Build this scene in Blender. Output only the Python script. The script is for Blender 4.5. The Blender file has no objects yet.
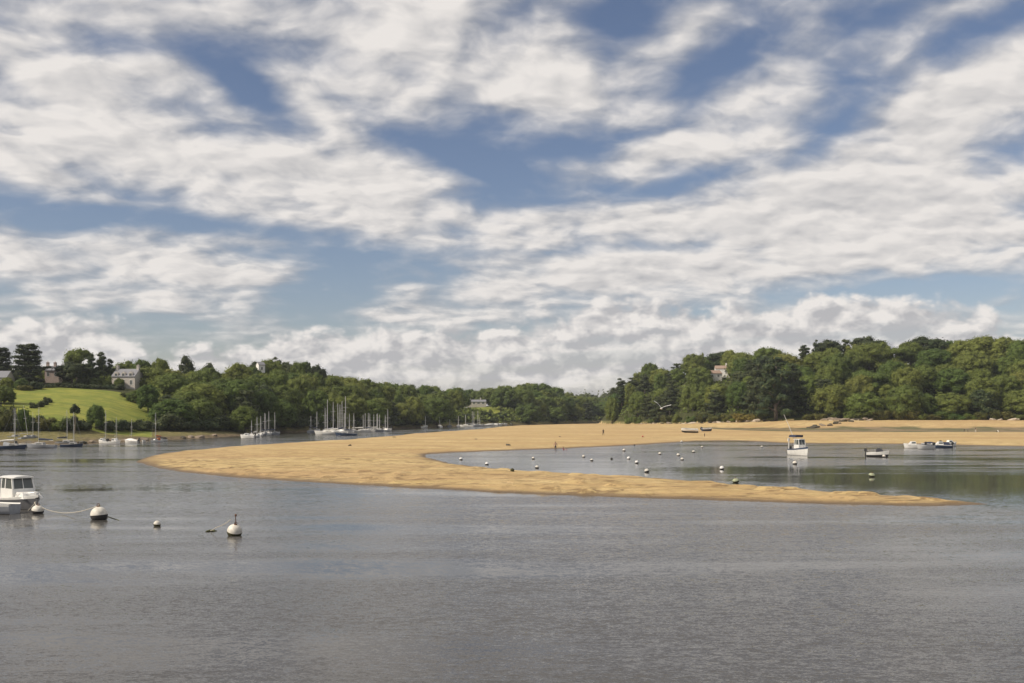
import bpy, bmesh, math, random
import numpy as np
from mathutils import Vector, Matrix

R = math.radians
C = bpy.context.scene.collection
SC = bpy.context.scene
rng = np.random.default_rng(7)
random.seed(7)

# ---------------------------------------------------------------- camera model
F, CX, HY, EYE = 995.0, 512.0, 415.0, 6.0


def at(px, py, z=0.0):
    """ground point seen at a pixel, at height z"""
    D = (EYE - z) * F / (py - HY)
    return Vector(((px - CX) / F * D, D, z))


def xat(px, D):
    return (px - CX) / F * D


def zat(py, D):
    return EYE + (HY - py) * D / F


cam = bpy.data.objects.new('camera', bpy.data.cameras.new('camera'))
C.objects.link(cam)
cam.location = (0, 0, EYE)
cam.rotation_euler = (R(90), 0, 0)
cam.data.sensor_width = 36
cam.data.lens = F * 36 / 1024
cam.data.shift_y = (HY - 341.5) / 1024
cam.data.clip_start = 0.5
cam.data.clip_end = 20000
SC.camera = cam


# ---------------------------------------------------------------- tagging
def tag(o, label=None, cat=None, group=None, kind=None):
    if label: o['label'] = label
    if cat: o['category'] = cat
    if group: o['group'] = group
    if kind: o['kind'] = kind
    return o


def empty(name, loc=(0, 0, 0), rz=0.0, label=None, cat=None, group=None):
    o = bpy.data.objects.new(name, None)
    o.empty_display_size = 0.3
    C.objects.link(o)
    o.location = loc
    o.rotation_euler = (0, 0, rz)
    return tag(o, label, cat, group)


def copy_tree(o, parent=None):
    c = o.copy()
    C.objects.link(c)
    c.parent = parent
    for ch in [k for k in bpy.data.objects if k.parent == o]:
        copy_tree(ch, c)
    return c


# ---------------------------------------------------------------- node helpers
class NG:
    def __init__(self, nt):
        self.nt = nt
        self.L = nt.links

    def n(self, typ, ins=None, **props):
        nd = self.nt.nodes.new(typ)
        for k, v in props.items():
            setattr(nd, k, v)
        for k, v in (ins or {}).items():
            self.set(nd, k, v)
        return nd

    def set(self, nd, k, v):
        if hasattr(v, 'is_output'):
            self.L.new(v, nd.inputs[k])
        else:
            nd.inputs[k].default_value = v

    def m(self, op, a, b=None, c=None, clamp=False):
        nd = self.nt.nodes.new('ShaderNodeMath')
        nd.operation = op
        nd.use_clamp = clamp
        self.set(nd, 0, a)
        if b is not None: self.set(nd, 1, b)
        if c is not None: self.set(nd, 2, c)
        return nd.outputs[0]

    def v(self, op, a, b=None, s=None):
        nd = self.nt.nodes.new('ShaderNodeVectorMath')
        nd.operation = op
        self.set(nd, 0, a)
        if b is not None: self.set(nd, 1, b)
        if s is not None: self.set(nd, 'Scale', s)
        return nd.outputs[1] if op in ('LENGTH', 'DOT_PRODUCT', 'DISTANCE') else nd.outputs[0]

    def sep(self, a):
        nd = self.n('ShaderNodeSeparateXYZ', {0: a})
        return nd.outputs

    def comb(self, x, y, z=0.0):
        return self.n('ShaderNodeCombineXYZ', {0: x, 1: y, 2: z}).outputs[0]

    def noise(self, vec, scale, detail=4, rough=0.55, dist=0.0, out=0, lac=2.0):
        nd = self.n('ShaderNodeTexNoise', {'Vector': vec, 'Scale': scale, 'Detail': detail, 'Roughness': rough,
                                           'Distortion': dist, 'Lacunarity': lac})
        return nd.outputs[out]

    def ss(self, v, a, b, lo=0.0, hi=1.0):
        nd = self.n('ShaderNodeMapRange', {'Value': v, 'From Min': a, 'From Max': b, 'To Min': lo, 'To Max': hi},
                    interpolation_type='SMOOTHSTEP')
        return nd.outputs[0]

    def lin(self, v, a, b, lo=0.0, hi=1.0):
        return self.n('ShaderNodeMapRange', {'Value': v, 'From Min': a, 'From Max': b, 'To Min': lo, 'To Max': hi}).outputs[0]

    def mix(self, f, a, b, mode='MIX'):
        nd = self.nt.nodes.new('ShaderNodeMix')
        nd.data_type = 'RGBA'
        nd.blend_type = mode
        self.set(nd, 0, f)
        for i, x in ((6, a), (7, b)):
            if hasattr(x, 'is_output'):
                self.L.new(x, nd.inputs[i])
            else:
                nd.inputs[i].default_value = (x[0], x[1], x[2], 1)
        return nd.outputs[2]


def new_mat(name):
    m = bpy.data.materials.new(name)
    m.use_nodes = True
    nt = m.node_tree
    nt.nodes.clear()
    g = NG(nt)
    out = g.n('ShaderNodeOutputMaterial')
    return m, g, out


def simple(name, col, rough=0.5, metal=0.0, var=0.12, scale=3.0, spec=0.5, bump=0.0):
    m, g, out = new_mat(name)
    tc = g.n('ShaderNodeTexCoord').outputs['Object']
    nz = g.noise(tc, scale, 5, 0.6)
    k = g.lin(nz, 0.25, 0.75, 1 - var, 1 + var)
    c = g.v('SCALE', (col[0], col[1], col[2]), s=k)
    p = g.n('ShaderNodeBsdfPrincipled', {'Base Color': c, 'Roughness': rough, 'Metallic': metal, 'Specular IOR Level': spec})
    if bump:
        b = g.n('ShaderNodeBump', {'Strength': bump, 'Distance': 0.05, 'Height': nz})
        g.L.new(b.outputs[0], p.inputs['Normal'])
    g.L.new(p.outputs[0], out.inputs[0])
    return m


# ---------------------------------------------------------------- sky and light
SUN_AZ = R(-115)      # measured from +Y (view direction) towards +X : the sun stands left, a little behind
SUN_EL = R(40)
EXPO = 0.0

sun = bpy.data.objects.new('sun', bpy.data.lights.new('sun', 'SUN'))
C.objects.link(sun)
sdir = Vector((math.sin(SUN_AZ) * math.cos(SUN_EL), math.cos(SUN_AZ) * math.cos(SUN_EL), math.sin(SUN_EL)))
sun.rotation_euler = sdir.to_track_quat('Z', 'Y').to_euler()
sun.location = (-60, -20, 80)
sun.data.energy = 4.5
sun.data.angle = R(0.5)
sun.data.color = (1.0, 0.90, 0.76)

W = bpy.data.worlds.new('World')
SC.world = W
W.use_nodes = True
W.node_tree.nodes.clear()
g = NG(W.node_tree)
BG = 0.1
SKY_COL = 1.0 / BG
tc = g.n('ShaderNodeTexCoord').outputs['Generated']
d = g.v('NORMALIZE', tc)
dx, dy, dz = g.sep(d)[0:3]
az = g.m('ARCTAN2', dx, dy)
el = g.m('ARCSINE', dz)
ae = g.comb(az, el, 0.0)
sky = g.n('ShaderNodeTexSky', sky_type='NISHITA', sun_disc=False, sun_elevation=SUN_EL, sun_rotation=SUN_AZ,
          altitude=20, air_density=1.0, dust_density=0.6, ozone_density=1.2).outputs[0]


def px2ae(px, py):
    a = math.atan((px - CX) / F)
    e = math.atan((HY - py) / F * math.cos(a))
    return a, e


# where the sky is covered and where it opens: (px, py, half width, half height, tilt up to the right, weight)
BLOBS = [
    (60, 20, 115, 34, 0, .55), (40, 80, 60, 40, 0, .5), (165, 75, 60, 15, -8, .45), (150, 150, 210, 62, -8, .85),
    (385, 182, 120, 30, -8, .8), (370, 40, 150, 66, 0, .75), (430, 105, 130, 40, 5, .35), (590, 60, 60, 34, 0, .5),
    (535, 85, 60, 50, 0, .45), (700, 22, 85, 22, 25, .55), (765, 88, 135, 30, 25, .75), (625, 100, 60, 26, 0, .4),
    (760, 150, 70, 18, 25, .5), (640, 160, 110, 17, 8, .45), (965, 95, 110, 42, 12, .55), (890, 145, 110, 36, 15, .6),
    (780, 212, 230, 32, 5, .7), (930, 205, 180, 46, 0, .65), (640, 220, 100, 18, 0, .5), (490, 218, 100, 14, -3, .5),
    (430, 238, 190, 17, -5, .65), (120, 262, 160, 30, -3, .85), (265, 278, 60, 12, 0, .5), (580, 278, 200, 30, 2, .8),
    (850, 255, 220, 26, 2, .7), (210, 302, 85, 11, 0, .45), (50, 300, 75, 10, 0, .4), (420, 315, 125, 10, 0, .5),
    (940, 15, 80, 16, 15, .3), (1000, 60, 60, 20, 15, .25), (220, 20, 60, 25, 10, .25),
    (110, 52, 70, 12, 12, -.6), (235, 60, 50, 26, -35, -.55), (255, 95, 80, 18, -30, -.7), (450, 155, 110, 22, -20, -.6),
    (500, 185, 70, 26, 0, -.6), (625, 18, 50, 36, 20, -.6), (850, 35, 75, 30, 20, -.6), (850, 112, 55, 22, 30, -.6),
    (545, 150, 70, 30, 15, -.45), (190, 222, 190, 10, -2, -.8), (350, 275, 100, 26, 0, -.8), (960, 292, 110, 14, 0, -.6),
    (690, 180, 80, 9, 15, -.5), (560, 252, 190, 8, 0, -.5), (310, 305, 60, 20, 0, -.5), (1000, 25, 80, 20, 10, -.35),
    (840, 75, 26, 20, 25, -.3), (730, 60, 60, 14, 25, -.35), (650, 130, 60, 10, 20, -.3), (60, 222, 80, 8, 0, -.5),
]
cov = None
for (bx, by, rx, ry, tl, w) in BLOBS:
    a, e = px2ae(bx, by)
    mp = g.n('ShaderNodeMapping', {'Vector': ae, 'Location': (a, e, 0), 'Rotation': (0, 0, R(tl)),
                                   'Scale': (rx * 1.35 / F, ry * 1.35 / F, 1)}, vector_type='TEXTURE').outputs[0]
    gr = g.n('ShaderNodeTexGradient', {'Vector': mp}, gradient_type='SPHERICAL').outputs['Fac']
    cov = g.m('MULTIPLY', gr, w) if cov is None else g.m('MULTIPLY_ADD', gr, w, cov)
# high broken layer, projected on a plane overhead
kk = g.m('DIVIDE', 1.0, g.m('ADD', g.m('MAXIMUM', dz, 0.0), 0.25))
P0 = g.comb(g.m('MULTIPLY', dx, kk), g.m('MULTIPLY', dy, kk), 0.0)
warp = g.noise(P0, 5.0, 3, 0.5, out=1)
P = g.v('ADD', P0, g.v('SCALE', g.v('SUBTRACT', warp, (0.5, 0.5, 0.5)), s=0.10))


def puffs(vec, det):
    a_ = g.noise(vec, 4.6, det, 0.48)
    b_ = g.noise(g.v('MULTIPLY', vec, (0.85, 1.0, 1.0)), 11.0, det, 0.5)
    return g.m('ADD', g.m('MULTIPLY', a_, 0.64), g.m('MULTIPLY', b_, 0.36))


nA = puffs(P, 8)
nA2 = puffs(g.v('ADD', P, (-0.020, -0.028, 0.0)), 4)
dA = g.m('MULTIPLY_ADD', g.m('SUBTRACT', nA, 0.5), 3.7, g.m('ADD', g.m('MULTIPLY', cov, 1.2), 0.05))
above = g.ss(el, R(22), R(34), 0.0, 0.6)
dA = g.m('ADD', dA, above)
alA = g.ss(dA, -0.46, 0.92)
alA = g.m('MULTIPLY', alA, g.ss(el, R(2.0), R(5.5)))
alA = g.m('MULTIPLY', alA, 0.985)
diffA = g.m('SUBTRACT', nA, nA2)
shA = g.m('ADD', g.m('MULTIPLY', diffA, 4.2), g.m('MULTIPLY', g.ss(dA, 0.0, 0.9), 0.42))
shA = g.m('ADD', shA, g.ss(dA, 0.9, 1.9, 0.36, 0.12))
grey = (0.40, 0.405, 0.43)
cream = (0.84, 0.80, 0.765)
colA = g.mix(g.m('MINIMUM', g.m('MAXIMUM', shA, 0.0), 1.0), grey, cream)
# low bank of cumulus along the horizon
top = g.n('ShaderNodeFloatCurve', {'Value': g.lin(az, -0.6, 0.6)})
TOPS = [(-300, 314), (0, 312), (60, 304), (120, 314), (150, 340), (190, 340), (250, 328), (300, 322), (350, 324), (400, 318),
        (470, 314), (530, 312), (580, 298), (620, 286), (680, 290), (730, 294), (800, 288), (860, 284), (930, 288), (985, 300),
        (1030, 322), (1300, 320)]
cv = top.mapping.curves[0]
pts = []
for (px, py) in TOPS:
    a, e = px2ae(px, py)
    t = (a + 0.6) / 1.2
    if 0.0 < t < 1.0:
        pts.append((t, e / 0.2))
pts = [(0.0, pts[0][1])] + pts + [(1.0, pts[-1][1])]
while len(cv.points) < len(pts):
    cv.points.new(0.5, 0.5)
for p_, q_ in zip(cv.points, pts):
    p_.location = q_
top.mapping.update()
topE = g.m('MULTIPLY', top.outputs[0], 0.2)
depth = g.m('SUBTRACT', topE, el)
qB = g.comb(az, g.m('MULTIPLY', el, 1.5), 0.0)
wB = g.noise(qB, 22.0, 2, 0.5, out=1)
qW = g.v('ADD', qB, g.v('SCALE', g.v('SUBTRACT', wB, (0.5, 0.5, 0.5)), s=0.018))


def billow(vec):
    vo = g.n('ShaderNodeTexVoronoi', {'Vector': vec, 'Scale': 26.0, 'Smoothness': 0.7, 'Detail': 3.0, 'Roughness': 0.55},
             voronoi_dimensions='2D', feature='SMOOTH_F1').outputs['Distance']
    nz = g.noise(vec, 16.0, 8, 0.55)
    return g.m('ADD', g.m('MULTIPLY', nz, 1.0), g.m('MULTIPLY', g.m('SUBTRACT', 0.5, vo), 0.55))


nB = billow(qW)
nB2 = billow(g.v('ADD', qW, (-0.008, 0.013, 0.0)))
dB = g.m('MULTIPLY_ADD', g.m('SUBTRACT', nB, 0.53), 2.6, g.m('MULTIPLY', depth, 60.0))
alB = g.ss(dB, -0.20, 0.85)
litB = g.m('ADD', g.m('MULTIPLY', g.m('SUBTRACT', nB, nB2), 2.6), 0.54)
litB = g.m('SUBTRACT', litB, g.m('MULTIPLY', g.ss(depth, 0.01, 0.08), 0.20))
# flat grey layers low down
st = g.noise(g.comb(g.m('MULTIPLY', az, 1.0), g.m('MULTIPLY', el, 6.5), 3.0), 9.0, 6, 0.55)
litB = g.m('ADD', litB, g.m('MULTIPLY', g.m('SUBTRACT', st, 0.5), 0.9))
litB = g.m('MINIMUM', g.m('MAXIMUM', litB, 0.0), 1.0)
colB = g.mix(litB, (0.49, 0.485, 0.50), (0.86, 0.82, 0.785))
alB = g.m('MULTIPLY', alB, g.ss(g.m('ADD', st, g.m('MULTIPLY', depth, -3.0)), 0.22, 0.40, 0.72, 1.0))
skyc = g.v('SCALE', sky, s=1.0)
skyc = g.v('MULTIPLY', skyc, (0.86, 0.80, 0.84))
cA = g.v('SCALE', colA, s=SKY_COL)
cB = g.v('SCALE', colB, s=SKY_COL)
x1 = g.mix(alA, skyc, cA)
x2 = g.mix(alB, x1, cB)
bg = g.n('ShaderNodeBackground', {'Color': x2, 'Strength': BG})
wo = g.n('ShaderNodeOutputWorld', {'Surface': bg.outputs[0]})
W.cycles.sampling_method = 'MANUAL'
W.cycles.sample_map_resolution = 512

SC.view_settings.view_transform = 'Standard'
SC.view_settings.look = 'None'
SC.view_settings.exposure = EXPO
SC.view_settings.gamma = 1.0
SC.view_settings.use_curve_mapping = False
SC.cycles.max_bounces = 5
SC.cycles.diffuse_bounces = 2
SC.cycles.glossy_bounces = 3
SC.cycles.transmission_bounces = 2
SC.cycles.transparent_max_bounces = 4
SC.cycles.caustics_reflective = False
SC.cycles.caustics_refractive = False
SC.cycles.use_denoising = True


# ---------------------------------------------------------------- mesh builder
class MB:
    def __init__(self):
        self.v, self.f, self.mi = [], [], []

    def add(self, verts, faces, mi=0):
        o = len(self.v)
        self.v += [tuple(x) for x in verts]
        self.f += [tuple(i + o for i in f) for f in faces]
        self.mi += [mi] * len(faces)
        return self

    def hexa(self, p, mi=0):
        return self.add(p, [(0, 3, 2, 1), (4, 5, 6, 7), (0, 1, 5, 4), (1, 2, 6, 5), (2, 3, 7, 6), (3, 0, 4, 7)], mi)

    def box(self, x0, x1, y0, y1, z0, z1, mi=0):
        return self.hexa([(x0, y0, z0), (x1, y0, z0), (x1, y1, z0), (x0, y1, z0),
                          (x0, y0, z1), (x1, y0, z1), (x1, y1, z1), (x0, y1, z1)], mi)

    def tbox(self, b, t, z0, z1, mi=0):
        """bottom rect b=(x0,x1,y0,y1), top rect t"""
        return self.hexa([(b[0], b[2], z0), (b[1], b[2], z0), (b[1], b[3], z0), (b[0], b[3], z0),
                          (t[0], t[2], z1), (t[1], t[2], z1), (t[1], t[3], z1), (t[0], t[3], z1)], mi)

    def tube(self, path, r, n=6, mi=0):
        path = [Vector(p) for p in path]
        rs = r if isinstance(r, (list, tuple)) else [r] * len(path)
        rings = []
        for i, p in enumerate(path):
            t = (path[min(i + 1, len(path) - 1)] - path[max(i - 1, 0)]).normalized()
            a = t.orthogonal().normalized() if abs(t.z) > 0.95 else t.cross(Vector((0, 0, 1))).normalized()
            b = t.cross(a).normalized()
            rings.append([p + (a * math.cos(k * 2 * math.pi / n) + b * math.sin(k * 2 * math.pi / n)) * rs[i] for k in range(n)])
        vs = [q for rg in rings for q in rg]
        fs = []
        for i in range(len(rings) - 1):
            for k in range(n):
                fs.append((i * n + k, i * n + (k + 1) % n, (i + 1) * n + (k + 1) % n, (i + 1) * n + k))
        fs.append(tuple(range(n - 1, -1, -1)))
        fs.append(tuple((len(rings) - 1) * n + k for k in range(n)))
        return self.add(vs, fs, mi)

    def lathe(self, prof, n=16, mi=0, c=(0, 0, 0)):
        vs, fs = [], []
        for (r, z) in prof:
            for k in range(n):
                a = 2 * math.pi * k / n
                vs.append((c[0] + r * math.cos(a), c[1] + r * math.sin(a), c[2] + z))
        for i in range(len(prof) - 1):
            for k in range(n):
                fs.append((i * n + k, i * n + (k + 1) % n, (i + 1) * n + (k + 1) % n, (i + 1) * n + k))
        fs.append(tuple(range(n - 1, -1, -1)))
        fs.append(tuple((len(prof) - 1) * n + k for k in range(n)))
        return self.add(vs, fs, mi)

    def loft(self, secs, mi=None, caps=True):
        n = len(secs[0])
        vs = [p for s in secs for p in s]
        o = len(self.v)
        self.v += [tuple(p) for p in vs]
        for i in range(len(secs) - 1):
            for k in range(n - 1):
                self.f.append((o + i * n + k, o + i * n + k + 1, o + (i + 1) * n + k + 1, o + (i + 1) * n + k))
                self.mi.append(mi(k) if callable(mi) else (mi or 0))
        if caps:
            for i in (0, len(secs) - 1):
                self.f.append(tuple(o + i * n + k for k in range(n)))
                self.mi.append(0)
        return self

    def build(self, name, mats, parent=None, smooth=False):
        me = bpy.data.meshes.new(name)
        me.from_pydata(self.v, [], self.f)
        mats = mats if isinstance(mats, (list, tuple)) else [mats]
        for m in mats:
            me.materials.append(m)
        me.polygons.foreach_set('material_index', self.mi)
        bm = bmesh.new()
        bm.from_mesh(me)
        bmesh.ops.recalc_face_normals(bm, faces=bm.faces)
        bm.to_mesh(me)
        bm.free()
        if smooth:
            me.polygons.foreach_set('use_smooth', [True] * len(me.polygons))
            me.set_sharp_from_angle(angle=R(40))
        me.update()
        o = bpy.data.objects.new(name, me)
        C.objects.link(o)
        o.parent = parent
        return o


# ---------------------------------------------------------------- terrain
def sumsin(x, y, wl, seed, n=7):
    r = np.random.default_rng(seed)
    out = np.zeros_like(x)
    for i in range(n):
        a = r.uniform(0, 2 * np.pi)
        k = 2 * np.pi / (wl * r.uniform(0.6, 1.6))
        out += np.sin(k * (x * np.cos(a) + y * np.sin(a)) + r.uniform(0, 6.28))
    return out / n


LC = [  # the far and left bank: (px, then five (distance, height) knots)
    (-1600, (40, 0), (52, 1.2), (70, 4), (100, 12), (160, 16)),
    (-900, (74, 0), (90, 1.2), (110, 4), (140, 12), (200, 16)),
    (-400, (114, 0), (135, 1.2), (155, 4), (195, 13), (260, 16)),
    (0, (192, 0), (222, 1.4), (240, 4.5), (305, 14), (335, 16)),
    (60, (197, 0), (226, 1.5), (244, 4.8), (310, 14.8), (340, 16)),
    (110, (212, 0), (246, 1.6), (260, 4.8), (314, 14), (345, 16)),
    (150, (228, 0), (266, 1.7), (278, 4), (322, 13.5), (360, 16)),
    (200, (254, 0), (280, 1.4), (304, 6), (350, 12.5), (400, 14)),
    (240, (284, 0), (300, 1.2), (320, 6), (365, 13), (410, 14)),
    (270, (328, 0), (333, 1), (350, 7), (395, 15), (430, 16)),
    (310, (350, 0), (355, 1), (372, 7), (420, 14), (450, 15)),
    (350, (373, 0), (378, 1), (395, 6), (450, 12), (480, 12)),
    (400, (438, 0), (443, 1), (465, 5), (520, 9), (550, 9)),
    (450, (498, 0), (503, 1), (525, 5), (580, 9), (620, 9)),
    (500, (560, 0), (565, 1), (590, 6), (650, 12), (690, 13)),
    (535, (608, 0), (613, 1), (640, 6), (705, 15), (750, 14)),
    (565, (658, 0), (663, 1), (690, 5), (755, 10), (800, 10)),
    (610, (815, 0), (820, 1), (860, 5), (960, 9), (1000, 10)),
    (640, (880, 0), (885, 1), (920, 5), (1020, 9), (1060, 10)),
    (1600, (950, 0), (955, 1), (990, 5), (1090, 9), (1130, 10)),
]
RC = [  # the right-hand wooded hill
    (596, (600, -3), (605, -3), (610, -3), (640, -3), (760, -3)),
    (612, (585, 0.0), (592, 2), (604, 6), (628, 12), (720, 12)),
    (622, (566, 0.3), (574, 3), (590, 9), (622, 17), (720, 18)),
    (650, (530, 0.8), (540, 4), (560, 12), (598, 23), (720, 24)),
    (690, (482, 1.3), (492, 5), (520, 16), (566, 28), (720, 29)),
    (740, (436, 2.4), (446, 5), (478, 16), (536, 29), (720, 30)),
    (790, (410, 3.2), (420, 5), (450, 15), (500, 28), (720, 29)),
    (860, (404, 3.4), (412, 5), (440, 15), (484, 29), (720, 31)),
    (940, (402, 3.4), (412, 5), (440, 16), (482, 30), (720, 32)),
    (1040, (400, 3.4), (410, 5), (440, 16), (482, 31), (720, 33)),
    (1700, (398, 3.4), (410, 5), (440, 16), (482, 31), (720, 33)),
]


def knots(px, cols):
    xs = [c[0] for c in cols]
    Ds = [np.interp(px, xs, [c[1 + k][0] for c in cols]) for k in range(5)]
    Zs = [np.interp(px, xs, [c[1 + k][1] for c in cols]) for k in range(5)]
    return Ds, Zs


def prof(px, D, cols, front):
    Ds, Zs = knots(px, cols)
    z = np.full_like(D, front) * 1.0
    z = np.maximum(front, Zs[0] - (Ds[0] - D) * 0.09)
    z = np.where(D > Ds[0], Zs[0], z)
    for k in range(4):
        t = np.clip((D - Ds[k]) / np.maximum(Ds[k + 1] - Ds[k], 1e-3), 0, 1)
        t = t if k == 0 else t
        z = np.where(D > Ds[k], Zs[k] + (Zs[k + 1] - Zs[k]) * t, z)
    return z


SAND_PX = [(138, 462), (141, 459.5), (150, 456.5), (165, 453.5), (184, 451), (240, 446.4), (290, 443), (340, 440.4), (395, 436),
           (410, 434), (440, 432), (480, 429.3), (500, 426.9), (520, 425.6), (560, 424.6), (600, 423.8)]
LAG_TOP = [(1500, 450), (1024, 446.5), (985, 446), (955, 445), (905, 444.3), (850, 443.7), (790, 443.5), (768, 442.2),
           (735, 440.8), (700, 441), (660, 443.5), (630, 445.5), (600, 446.8), (560, 448.6), (520, 450), (480, 451.6), (448, 452.8),
           (424, 454.6)]
LAG_BOT = [(426, 457.5), (440, 461), (455, 464.5), (485, 468), (530, 471.6), (580, 474.5), (640, 477.8), (690, 481.5), (740, 486),
           (800, 490.5), (860, 494), (910, 497.5), (950, 501), (985, 504)]
BAR_BOT = [(940, 506), (890, 505.5), (830, 504), (760, 501.8), (690, 499.3), (620, 497), (550, 494.5), (480, 491.5), (420, 488),
           (360, 485), (310, 481.8), (260, 479), (215, 475.5), (180, 471.5), (155, 467)]


def P2(l):
    return [tuple(at(*p).xy) for p in l]


SAND = (P2(SAND_PX) + [(xat(612, 760), 760), (xat(660, 720), 720), (xat(800, 560), 560), (xat(1024, 470), 470), (xat(1500, 470), 470)]
        + P2(LAG_TOP) + P2(LAG_BOT) + P2(BAR_BOT))


def poly_sd(x, y, poly):
    """signed distance, positive inside"""
    inside = np.zeros(x.shape, bool)
    d2 = np.full(x.shape, 1e18)
    n = len(poly)
    for i in range(n):
        ax, ay = poly[i]
        bx, by = poly[(i + 1) % n]
        ex, ey = bx - ax, by - ay
        t = np.clip(((x - ax) * ex + (y - ay) * ey) / (ex * ex + ey * ey + 1e-9), 0, 1)
        d2 = np.minimum(d2, (x - ax - t * ex) ** 2 + (y - ay - t * ey) ** 2)
        c = (ay > y) != (by > y)
        with np.errstate(divide='ignore', invalid='ignore'):
            xi = (bx - ax) * (y - ay) / (by - ay + 1e-12) + ax
        inside ^= c & (x < xi)
    dd = np.sqrt(d2)
    return np.where(inside, dd, -dd)


def terrain(X, D):
    px = CX + X / D * F
    zl = prof(px, D, LC, -1.4)
    zr = prof(px, D, RC, -1.4)
    hilly = np.clip((np.maximum(zl, zr) - 1.5) / 4, 0, 1)
    rough = sumsin(X, D, 45, 3) * 0.8 + sumsin(X, D, 14, 4) * 0.25
    zl = zl + rough * hilly
    zr = zr + rough * hilly
    zl = zl + np.where((zl > -0.6) & (zl < 2.5), sumsin(X, D, 9, 5) * 0.16 + sumsin(X, D, 3, 6) * 0.07, 0)
    sd = poly_sd(X, D, SAND)
    wob = sumsin(X, D, 7, 11) * 0.4 + sumsin(X, D, 2.4, 12) * 0.22
    sdn = sd + np.where(D < 140, wob, wob * 2)
    base = 0.42 * (1 - np.exp(-np.maximum(sdn, 0) / 7.0)) + 0.10 * (1 - np.exp(-np.maximum(sdn, 0) / 0.5))
    # ramp of the right-hand beach up to the wood
    Ds, Zs = knots(px, RC)
    t = np.clip((D - (Ds[0] - 44)) / 44, 0, 1)
    ramp = np.where(px > 605, np.maximum(Zs[0], 0) * t * t * (3 - 2 * t), 0)
    ph = (D * 0.90 + X * 0.42) / 4.6 + sumsin(X, D, 14, 41) * 1.0 + sumsin(X, D, 4.5, 42) * 0.35
    saw = (ph - np.floor(ph))
    saw_f = saw
    saw = np.where(saw < 0.14, saw / 0.14, (1 - saw) / 0.86)
    brk = np.clip(sumsin(X, D * .7, 3.6, 43, 9) * 4.0 + 0.15, 0, 1) * np.clip(sumsin(X, D, 22, 44) * 2 + .8, 0, 1)
    mega = saw * 0.24 * brk * np.clip((150 - D) / 60, 0.12, 1)
    relief = mega + sumsin(X * 0.5, D, 2.2, 21) * 0.05 + sumsin(X, D, 5.5, 22) * 0.06 + sumsin(X, D, 26, 23) * 0.09
    # the wet channel along the back of the right-hand beach
    chan = np.exp(-((D - (Ds[0] - 60) - sumsin(X, D, 60, 31) * 7) / 18) ** 2) * np.clip((px - 690) / 60, 0, 1)
    zs = np.where(sdn > 0, base + relief * np.clip(sdn / 1.5, 0, 1) + ramp - chan * 0.30 * np.clip(sdn / 6, 0, 1),
                  np.maximum(-1.4, sdn * 0.07))
    z = np.maximum(np.maximum(zl, zr), zs)
    cls = np.where((zr > zs + 0.03) & (zr > -0.3), 1, np.where((zl > zs) & (zl > -0.6), 2, 0))
    cls = np.where((cls == 0) & (sdn > -6), 3, cls)
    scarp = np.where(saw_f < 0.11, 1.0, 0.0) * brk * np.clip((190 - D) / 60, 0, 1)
    chm_ = np.exp(-((D - (Ds[0] - 48) - sumsin(X, D, 60, 31) * 9) / 19) ** 2) * np.clip((px - 660) / 80, 0, 1)
    return z, cls, sdn, chm_, scarp


def gz(x, y):
    return float(terrain(np.array([float(x)]), np.array([float(y)]))[0][0])


pxs = np.concatenate([np.arange(-1580, -60, 10), np.arange(-60, 1090, 2.0), np.arange(1090, 1680, 10)])
Dr = [6.0, 20, 35, 45, 52]
y_ = 520.0
while True:
    D_ = EYE * F / (y_ - HY)
    if Dr[-1] > 200:
        break
    Dr.append(D_)
    y_ -= 0.42
while Dr[-1] < 780: Dr.append(Dr[-1] + 3.0)
while Dr[-1] < 1200: Dr.append(Dr[-1] + 12.0)
while Dr[-1] < 9000: Dr.append(Dr[-1] * 1.15)
Dr = np.array(Dr)
PX, DD = np.meshgrid(pxs, Dr)
XX = (PX - CX) / F * DD
ZZ, CLS, SDN, CHAN, SCARP = terrain(XX, DD)
nr, nc = XX.shape
idx = np.arange(nr * nc).reshape(nr, nc)
quads = np.stack([idx[:-1, :-1], idx[:-1, 1:], idx[1:, 1:], idx[1:, :-1]], -1).reshape(-1, 4)
co = np.stack([XX, DD, ZZ], -1).reshape(-1, 3)
qc = CLS.reshape(-1)[quads]
qpx = PX.reshape(-1)[quads].mean(1)
qD = DD.reshape(-1)[quads].mean(1)
fieldm = ((qpx > 2) & (qpx < 152) & (qD > 243) & (qD < 312 + 0 * qpx)) | ((qpx > 458) & (qpx < 500) & (qD > 585) & (qD < 650))
sandm = (qc == 3).sum(1) >= 2
cls_q = np.where(fieldm, 1, np.where(sandm, 2, 0))


def grid_obj(name, q, mat, attrs):
    used, inv = np.unique(q.reshape(-1), return_inverse=True)
    me = bpy.data.meshes.new(name)
    v = co[used]
    me.vertices.add(len(v))
    me.vertices.foreach_set('co', v.astype(np.float32).reshape(-1))
    me.loops.add(len(inv))
    me.loops.foreach_set('vertex_index', inv.astype(np.int32))
    me.polygons.add(len(q))
    me.polygons.foreach_set('loop_start', np.arange(0, len(inv), 4, dtype=np.int32))
    me.polygons.foreach_set('use_smooth', np.ones(len(q), bool))
    for an, arr in attrs.items():
        a = me.attributes.new(an, 'FLOAT', 'POINT')
        a.data.foreach_set('value', arr.reshape(-1)[used].astype(np.float32))
    me.update(calc_edges=True)
    me.materials.append(mat)
    o = bpy.data.objects.new(name, me)
    C.objects.link(o)
    o['kind'] = 'structure'
    return o


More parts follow.
